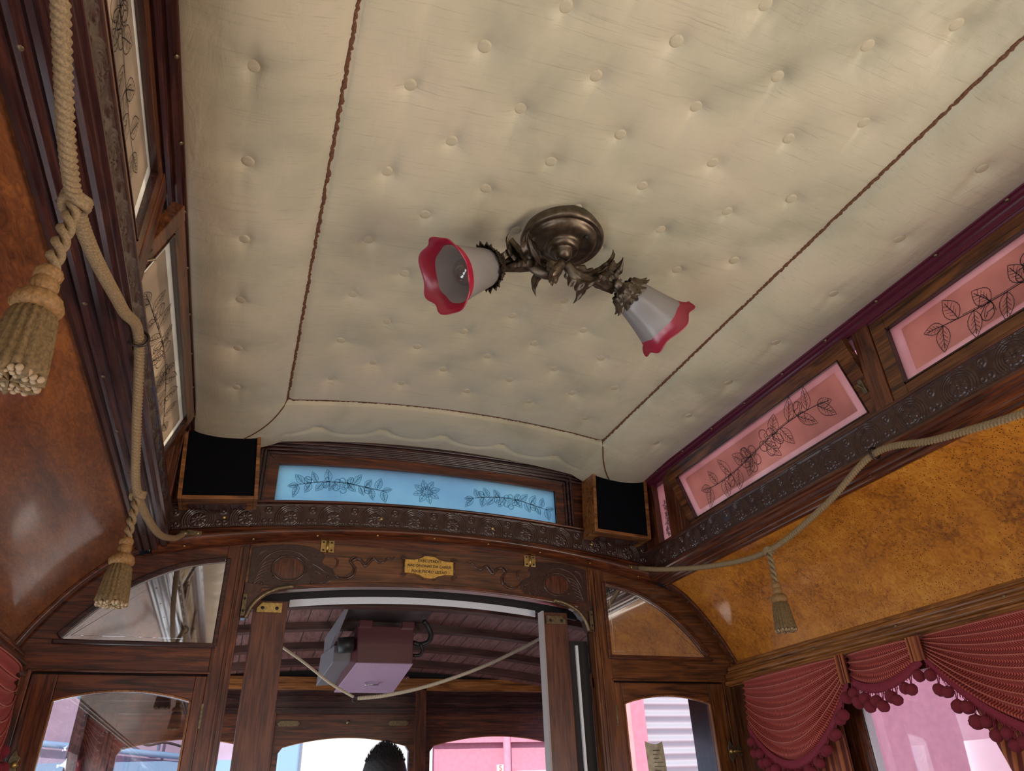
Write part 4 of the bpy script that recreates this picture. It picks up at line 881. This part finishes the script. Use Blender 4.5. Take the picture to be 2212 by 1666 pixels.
for y in (.30, .53, .76, .97):
    t = MB(); X = np.linspace(-1.05, 1.05, 31); t.strip([(x, pz(x, y)-.026) for x in X], [(x, pz(x, y)+.004) for x in X], y, y+.045); t.build('roof_rib', wood('rib_%d' % int(y*100), (.03, .012, .010), (.06, .024, .018), (.10, .04, .03), 'x', .5, .1), po, bevel=.002)
YF = 1.15
t = MB(); t.box(-1.05, 1.05, YF-.03, YF+.03, 1.985, 2.035); fwk = t.build('wall_porch', WD['lightx'], bevel=.002); MB().box(-1.05, 1.05, YF+.0, YF+.02, 2.03, 2.30).build('light_block_boards', dark, fwk); struct(fwk, 'windowed front wall of the driver porch')  # dark panel added above the beam to close a light leak
t = MB()
for k in range(4): t.box(-1.05, 1.05, YF-.016+.008*(k % 2), YF+.018+.003*(k % 2), 1.892+.023*k, 1.918+.023*k)
t.build('louvre_slats', WD['darkx'], fwk, bevel=.002)
t = MB(); t.box(.222, .268, YF-.03, YF+.03, 0, 2.0); t.box(-.405, -.352, YF-.02, YF+.03, 0, 1.90); t.box(-1.05, -.93, YF-.02, YF+.03, 0, 1.9); t.box(.90, 1.05, YF-.02, YF+.03, 0, 1.9); t.box(-1.05, 1.05, YF-.01, YF+.03, 0, .95); t.build('window_mullions', WD['midz'], fwk, bevel=.002)
for (xa, xb) in ((-.935, -.40), (-.355, .225), (.265, .905)):
    r = empty('window_%d' % wi, ((xa+xb)/2, YF, 1.4)); struct(r, {-.935: 'left', -.355: 'middle', .265: 'right'}[xa]+' windscreen window of the driver porch'); wi += 1
    at = lambda x: 1.805-.045*((x-(xa+xb)/2)/((xb-xa)/2))**2-(.02 if abs(x-(xa+xb)/2) > (xb-xa)/2-.03 else 0)
    X = np.linspace(xa+.022, xb-.022, 31); t = MB(); t.strip([(x, at(x)) for x in X], [(x, 1.893) for x in X], YF-.014, YF+.014); t.box(xa, xa+.026, YF-.014, YF+.014, .95, 1.893); t.box(xb-.026, xb, YF-.014, YF+.014, .95, 1.893)
    t.build('window_frame', WD['midx'], r, bevel=.002); t = MB(); t.strip([(x, .95) for x in X], [(x, at(x)) for x in X], YF, YF+.003); t.build('glass_pane', clear, r)
    t = MB(); t.strip([(x, at(x)-.003) for x in X], [(x, at(x)+.001) for x in X], YF-.017, YF-.012); t.build('glazing_bead', WD['lightx'], r)
r = empty('trim_18', (0, YF, 1.85)); struct(r, 'dull metal hinge plates on the middle windscreen frame')
for x in (-.300, .150):
    MB().prism([(x-.045, 1.858), (x-.035, 1.868), (x+.035, 1.868), (x+.045, 1.858), (x+.035, 1.846), (x-.035, 1.846)], YF-.020, YF-.014).build('hinge_plate', brassdull, r, bevel=.001)
MB().lathe([(0, .004), (.006, .003), (.009, 0)], 14, (-.06, YF-.014, 1.862), (0, -1, 0)).build('screw_head', brassdull, r, True)
# porch side walls
for s in (-1, 1):
    t = MB(); t.box(*sorted((s*1.02, s*1.06)), .03, .24, 0, 2.1); t.box(*sorted((s*1.02, s*1.06)), 1.05, 1.18, 0, 2.1); t.box(*sorted((s*1.02, s*1.06)), .2, 1.15, 1.93, 2.12); t.box(*sorted((s*1.02, s*1.06)), .2, 1.15, 0, .9)
    struct(t.build('wall_porch_'+('left' if s < 0 else 'right'), WD['darkz'], bevel=.002), 'side framing of the driver porch, '+('left' if s < 0 else 'right'))

# sign / fare equipment box
g = empty('control_box', (-.04, .5, 2.0), 'maroon metal equipment box hanging from the porch ceiling', 'equipment box')
mar = plain('maroon_enamel', (.085, .022, .026), .3, coat=.3, nb=.04); lil = plain('lilac_maroon_enamel', (.42, .30, .43), .25, coat=.4)
V = [(-.155, .42, 2.103), (.045, .42, 2.103), (.045, .42, 1.980), (-.150, .42, 1.980), (-.20, .56, 1.905), (.005, .56, 1.903), (.015, .66, 2.09), (-.17, .66, 2.09), ]
mb = MB(); mb.add(V, [(0, 1, 2, 3), (0, 3, 4, 7), (1, 6, 5, 2), (0, 7, 6, 1), (4, 5, 6, 7)]); mb.build('box_body', mar, g, bevel=.003)
mb = MB(); dn = Vector((0, -.0025, -.003)); mb.add([Vector(V[i])+dn for i in (3, 2, 5, 4)]+[Vector(V[i]) for i in (3, 2, 5, 4)], [(0, 1, 2, 3), (0, 1, 5, 4), (1, 2, 6, 5), (2, 3, 7, 6), (3, 0, 4, 7)]); mb.build('lid', lil, g, bevel=.001)
for x in (-.128, .022): MB().box(x-.022, x+.022, .405, .425, 2.096, 2.118).build('mounting_lug', mar, g, bevel=.002)
hm = plain('bright_steel', (.45, .42, .5), .25, metal=.8)
mb = MB(); a = Vector((-.105, .515, 1.933)); b_ = Vector((-.055, .515, 1.933)); mb.tube([a, a+Vector((.002, -.012, -.012)), b_+Vector((-.002, -.012, -.012)), b_], .0028, 8); mb.obox((-.080, .512, 1.936), (.036, 0, 0), (0, .010, -.0078), (0, .0006, .0008)); mb.build('lid_handle', hm, g, True)
mb = MB(); mb.tube([(-.01, .49, 1.955), (.045, .50, 1.946)], .0035, 8); mb.ball((.045, .50, 1.946), .007, 10, 8); mb.build('lid_latch', mar, g, True)
mb = MB()
for x in (-.170, -.06): mb.ball((x, .545, 1.9115), .004, 8, 6)
mb.build('lid_studs', whitep, g, True)
gm = plain('grey_painted_steel', (.17, .16, .18), .45)
g2 = g
MB().obox((-.045, .455, 2.148), (.15, 0, 0), (0, .10, -.006), (0, 0, .004)).build('plate', plain('brown_grey_steel', (.07, .05, .05), .5), g2, bevel=.001)
mb = MB(); mb.add([(-.205, .36, 2.155), (-.195, .36, 2.155), (-.235, .58, 1.99), (-.245, .58, 1.99), (-.235, .60, 2.09), (-.245, .60, 2.09)], [(0, 1, 2, 3), (1, 0, 5, 4), (2, 4, 5, 3), (0, 3, 5), (1, 4, 2)]); mb.build('side_plate', gm, g2)
g3 = g
mb = MB(); mb.add([(-.225, .46, 2.04), (-.165, .46, 2.045), (-.165, .46, 1.99), (-.225, .46, 1.985), (-.255, .58, 2.03), (-.185, .58, 2.03), (-.185, .58, 1.93), (-.262, .58, 1.925)], [(0, 1, 2, 3), (4, 5, 6, 7), (0, 1, 5, 4), (1, 2, 6, 5), (2, 3, 7, 6), (3, 0, 4, 7)]); mb.build('housing', gm, g3, bevel=.002)
rub = plain('black_rubber', (.012, .012, .014), .5)
MB().tube([(-.215, .43, 2.035), (-.165, .43, 2.04)], .026, 16).build('cable_gland', rub, g3, True)
g4 = g
MB().tube(curve([(.085, .44, 2.13), (.105, .45, 2.11), (.115, .45, 2.085), (.105, .45, 2.06), (.075, .45, 2.05), (.05, .45, 2.055)], 30), .009, 12).build('cable', rub, g4, True)
MB().tube(curve([(.075, .44, 2.05), (.083, .44, 2.03), (.075, .44, 2.012), (.05, .44, 2.01)], 20), .006, 10).build('cable_loop', rub, g4, True)
# porch rope
g = empty('bell_rope', (-.155, .38, 1.865), 'pale rope slung across the porch below the maroon box', 'rope')
rope_mesh(curve([(-.455, .336, 2.036), (-.415, .34, 2.015), (-.33, .35, 1.965), (-.24, .36, 1.905), (-.158, .38, 1.866)], 30), .0045).build('rope', plain('pale_rope', (.50, .43, .32), .8, nb=.5, nsc=500), g, True)
rope_mesh(curve([(-.145, .38, 1.862), (-.05, .38, 1.872), (.10, .38, 1.905), (.28, .38, 1.965), (.44, .38, 2.035), (.57, .38, 2.10)], 50), .0062).build('rope', bpy.data.materials['pale_rope'], g, True)
MB().tube([(-.152+.009*math.cos(a), .38, 1.858+.009*math.sin(a)) for a in np.linspace(0, 2*PI, 17)[:-1]], .0022, 7, closed=True).build('rope_hook', rub, g, True)

# paper notice on the right glazed door
g = tag(MB().grid(lambda u, v: (.695+.062*u+.006*v, .010-.004*math.sin(PI*u)**2-.003*math.sin(5*v)*u, 1.700-.20*v-.010*math.sin(3*u)), 16, 20).build('paper_notice', plain('aged_paper', (.42, .38, .27), .8, nb=.5, nsc=60, var=.3), smooth=True), 'curled yellowed paper notice stuck on the right glazed door', 'notice')
t = MB()
for k in range(12): t.box(.716, .716+.036*(.7+.3*math.sin(k*5)), .0035, .0038, 1.672-.011*k, 1.6735-.011*k)
t.build('text_lines', ink, g)

# ================================================================== DRIVER
def person():
    g = empty('person', (.012, .66, -.018), 'person with short dark hair in a navy shirt, standing at the controls, back turned', 'person')
    skin = plain('skin', (.34, .17, .11), .5, nb=.1); shirt = plain('navy_shirt', (.02, .03, .08), .8, nb=.3); trous = plain('dark_trousers', (.02, .02, .025), .8); hair = plain('black_hair', (.006, .005, .006), .6, nb=1, nsc=500)
    def skinobj(name, pts, edges, rad, mat, root=0, lvl=2):
        me = bpy.data.meshes.new(name); me.from_pydata(pts, edges, []); o = bpy.data.objects.new(name, me); COL.objects.link(o); o.parent = g
        md = o.modifiers.new('skin', 'SKIN'); md.use_smooth_shade = True
        for i, r_ in enumerate(rad): sv = me.skin_vertices[0].data[i]; sv.radius = r_ if isinstance(r_, tuple) else (r_, r_)
        me.skin_vertices[0].data[root].use_root = True; sb = o.modifiers.new('sub', 'SUBSURF'); sb.levels = lvl; sb.render_levels = lvl; me.materials.append(mat); return o
    P = [(0,0,.95), (0,0,1.12), (0,.01,1.30), (0,0,1.42), (0,0,1.50), (0,.01,1.56)]
    E_ = [(0,1),(1,2),(2,3),(3,4),(4,5)]; Rr = [(.15,.11), (.145,.105), (.16,.11), (.13,.08), (.062,.062), (.060,.064)]
    for s in (-1, 1):
        b0 = len(P); P += [(s*.18,0,1.41), (s*.25,.03,1.16), (s*.20,.24,1.08), (s*.18,.30,1.07)]; E_ += [(3,b0),(b0,b0+1),(b0+1,b0+2),(b0+2,b0+3)]; Rr += [.055,.042,.032,.028]
        c = len(P); P += [(s*.10,0,.88), (s*.11,.01,.48), (s*.11,-.02,.09), (s*.12,.12,.045)]; E_ += [(0,c),(c,c+1),(c+1,c+2),(c+2,c+3)]; Rr += [.085,.058,.045,(.045,.03)]
    skinobj('body', P, E_, Rr, skin)
    # clothes: slightly larger
    Pc = P[:4]+[(0,0,1.455)]; Ec = [(0,1),(1,2),(2,3),(3,4)]; Rc = [(.165,.125), (.158,.12), (.172,.122), (.142,.092), (.07,.068)]
    for s in (-1, 1): b0 = len(Pc); Pc += [(s*.18,0,1.41), (s*.25,.03,1.16), (s*.21,.18,1.10)]; Ec += [(3,b0),(b0,b0+1),(b0+1,b0+2)]; Rc += [.066,.054,.045]
    skinobj('shirt', Pc, Ec, Rc, shirt)
    Pt = [(0,0,.98)]; Et = []; Rt = [(.17,.125)]
    for s in (-1, 1): c = len(Pt); Pt += [(s*.10,0,.86), (s*.11,.01,.48), (s*.11,-.02,.08)]; Et += [(0,c),(c,c+1),(c+1,c+2)]; Rt += [.100,.078,.065]
    skinobj('trousers', Pt, Et, Rt, trous)
    # head
    mb = MB(); hc = Vector((0, .015, 1.655))
    def hf(u, v):
        a = 2*PI*u; b_ = PI*v; x = .074*math.sin(b_)*math.cos(a); y = .094*math.sin(b_)*math.sin(a); z = .105*math.cos(b_)
        if z < 0: x *= 1+z*(2.4 if y > 0 else .9); y = y*(1+z*1.5)+(.02*(-z/.1) if y > 0 else .012*(-z/.1))
        if y > .03: 
            if abs(x) < .016 and -.045 < z < .01: y += .016*(1-abs(x)/.016)
            if .012 < abs(x) < .042 and 0 < z < .03: y -= .006
        return hc+Vector((x, y, z))
    mb.grid(hf, 48, 32, cu=True)
    for s in (-1, 1): mb.ball(hc+Vector((s*.078, -.005, -.012)), .026, 12, 10, (.35, .7, 1.15))
    hd_ = mb.build('head', skin, g, True, loc=(0, 0, 0))
    mb = MB()
    for s in (-1, 1): mb.ball(hc+Vector((s*.028, .086, .014)), .011, 10, 8)
    mb.build('eyes', plain('eye_white', (.7, .7, .68), .2), hd_, True, loc=(0, 0, 0))
    mb = MB(); mb.ball(hc+Vector((0, .083, -.055)), .02, 12, 8, (1, .4, .3)); mb.build('mouth', plain('lips', (.35, .12, .10), .5), hd_, True, loc=(0, 0, 0))
    mb = MB()
    def hr(u, v):
        p = Vector(hf(u, v*.62))-hc; k = 1.055+random.uniform(-.006, .006); return hc+Vector((p.x*k, p.y*k-.004, p.z*1.02))
    mb.grid(lambda u, v: hr(u, v), 48, 24, cu=True)
    for k in range(900):   # short upright strands
        u, v = random.random(), random.random()**.7*.55; p = Vector(hr(u, v)); d = (p-hc).normalized()*.5+Vector((random.uniform(-.3, .3), random.uniform(-.3, .3), 1))*.5
        L = .016*(1-v*.9)+.003; w = .0012; mb.add([p+Vector((w, 0, 0)), p-Vector((w, 0, 0)), p+d*L], [(0, 1, 2)]); mb.add([p+Vector((0, w, 0)), p-Vector((0, w, 0)), p+d*L], [(0, 1, 2)])
    mb.build('hair', hair, g, loc=(0, 0, 0))
    for s in (-1, 1):   # hands
        w = Vector((s*.18, .30, 1.07)); pts = [w, w+Vector((0, .045, 0)), w+Vector((0, .085, -.005))]; ed = [(0, 1), (1, 2)]; rd = [(.026, .018), (.036, .016), (.034, .014)]
        skinobj('hand', pts, ed, rd, skin, 0, 2)
        for k, (dx, L) in enumerate(((-.026, .066), (-.009, .076), (.009, .072), (.026, .056))):
            b0 = w+Vector((dx, .085, -.004)); skinobj('finger', [b0, b0+Vector((0, L*.45, -.006)), b0+Vector((0, L*.75, -.022)), b0+Vector((0, L*.85, -.042))], [(0, 1), (1, 2), (2, 3)], [.009, .0085, .008, .007], skin, 0, 1)
        b0 = w+Vector((-s*.026, .035, -.004)); skinobj('thumb', [b0, b0+Vector((-s*.022, .025, -.01)), b0+Vector((-s*.028, .052, -.018))], [(0, 1), (1, 2)], [.011, .010, .009], skin, 0, 1)
person()

# ================================================================== OUTSIDE
pinkm = plain('pink_render', (.64, .27, .37), .8, nb=.2, nsc=20, var=.08); pink2 = plain('pale_pink_render', (.75, .40, .42), .8, var=.08, nsc=10)
whitem = plain('white_render', (.9, .9, .88), .8, var=.04); mauve = plain('mauve_render', (.50, .36, .46), .8, var=.08, nsc=8)
bluem = plain('pale_blue_paint', (.30, .48, .72), .6); greyw = plain('grey_window_glass', (.22, .25, .28), .15)
struct(MB().box(-14, 14, -14, 16, -.82, -.80).build('floor_street', plain('grey_paving', (.30, .28, .26), .8)), 'grey paved street outside')
g = empty('pink_building', (3.6, 0, -.8), 'long pink building standing close along the right side of the tram', 'building')
MB().box(3.5, 4.0, -9, 3.1, -.8, 5.2).build('wall', pinkm, g)
t = MB(); t.box(3.42, 3.50, -4.6, -.42, 1.60, 1.66); t.box(3.44, 3.5, -.9, -.55, 1.95, 2.6)
t.box(3.44, 3.5, -4.0, -3.0, 1.0, 2.4); t.build('blue_window_surround', bluem, g)
g = empty('pink_building', (4, 7, -.8), 'pink building with drainpipe seen through the right windscreen', 'building')
MB().box(1.78, 9, 7.0, 7.5, -.8, 6).build('wall', pinkm, g); MB().box(1.78, 9, 6.93, 7.0, 2.18, 2.25).build('ledge', pinkm, g)
MB().tube([(2.68, 6.9, -.8), (2.68, 6.9, 2.3)], .045, 12).build('drainpipe', pinkm, g, True)
MB().box(2.80, 3.9, 6.95, 7.0, 1.0, 1.86).build('window', greyw, g)
t = MB(); [t.box(x, x+.03, 6.93, 6.95, 1.0, 1.86) for x in (2.8, 3.12, 3.44, 3.76)]; t.box(2.8, 3.9, 6.93, 6.95, 1.83, 1.87); t.build('window_bars', whitem, g)
sgn = MB().box(2.545, 2.625, 6.88, 6.90, 1.62, 1.94).build('wall_sign', whitem); tag(sgn, 'small upright white sign with red lettering by the drainpipe', 'sign')
redp = plain('sign_red', (.55, .03, .03), .6)
for ch, z in (('S', 1.90), ('I', 1.83), ('S', 1.76), ('I', 1.69)): o = text(ch, .085, (2.585, 6.878, z), (PI/2, 0, 0), redp, 'lettering'); o.parent = sgn
g = empty('white_building', (.9, 7, -.8), 'bright white building filling the middle windscreen', 'building'); MB().box(.25, 1.76, 6.9, 7.5, -.8, 6).build('wall', whitem, g)
t = MB(); t.box(.02, .25, 6.8, 7.4, -.8, 6); t.build('corner_pilaster', bluem, g, bevel=.02)
g = empty('mauve_building', (-3, 7, -.8), 'mauve pink building with blue pipes seen through the left glazed door', 'building'); MB().box(-7, 0, 7.1, 7.6, -.8, 6).build('wall', mauve, g)
MB().tube([(-3, 7.0, 2.30), (-1.6, 7.0, 2.16), (-.6, 7.0, 2.05)], .030, 8).build('pipe', bluem, g, True); MB().tube([(-1.22, 7.0, 2.6), (-1.22, 7.0, 2.38), (-1.18, 7.0, 2.34), (-1.18, 7.0, 2.15)], .015, 8).build('conduit', bluem, g, True)
MB().tube(curve([(-1.9, 6.98, 2.42), (-1.5, 6.98, 2.30), (-1.3, 6.98, 2.20), (-1.1, 6.98, 2.22), (-.7, 6.98, 2.1)], 20), .012, 6).build('cable', ink, g, True)
MB().box(-7, 0, 7.02, 7.1, -.8, 2.05).build('lower_band', bluem, g)
g = empty('pink_column', (2.35, 3.2, -.8), 'flat pink column beyond the right glazed door', 'column'); MB().box(2.18, 2.52, 3.2, 3.4, -.8, 4).build('shaft', pinkm, g); MB().box(2.27, 2.38, 3.17, 3.2, -.8, 4).build('raised_strip', pink2, g)
g = MB(); g.grid(lambda u, v: (2.52+.75*u, 3.25+.018*math.sin(v*2*PI*52), -.8+4.6*v), 4, 520)
tag(g.build('corrugated_shutter', plain('galvanised_steel', (.62, .66, .72), .4, metal=.5), smooth=True), 'wavy galvanised corrugated shutter beside the pink column', 'shutter')
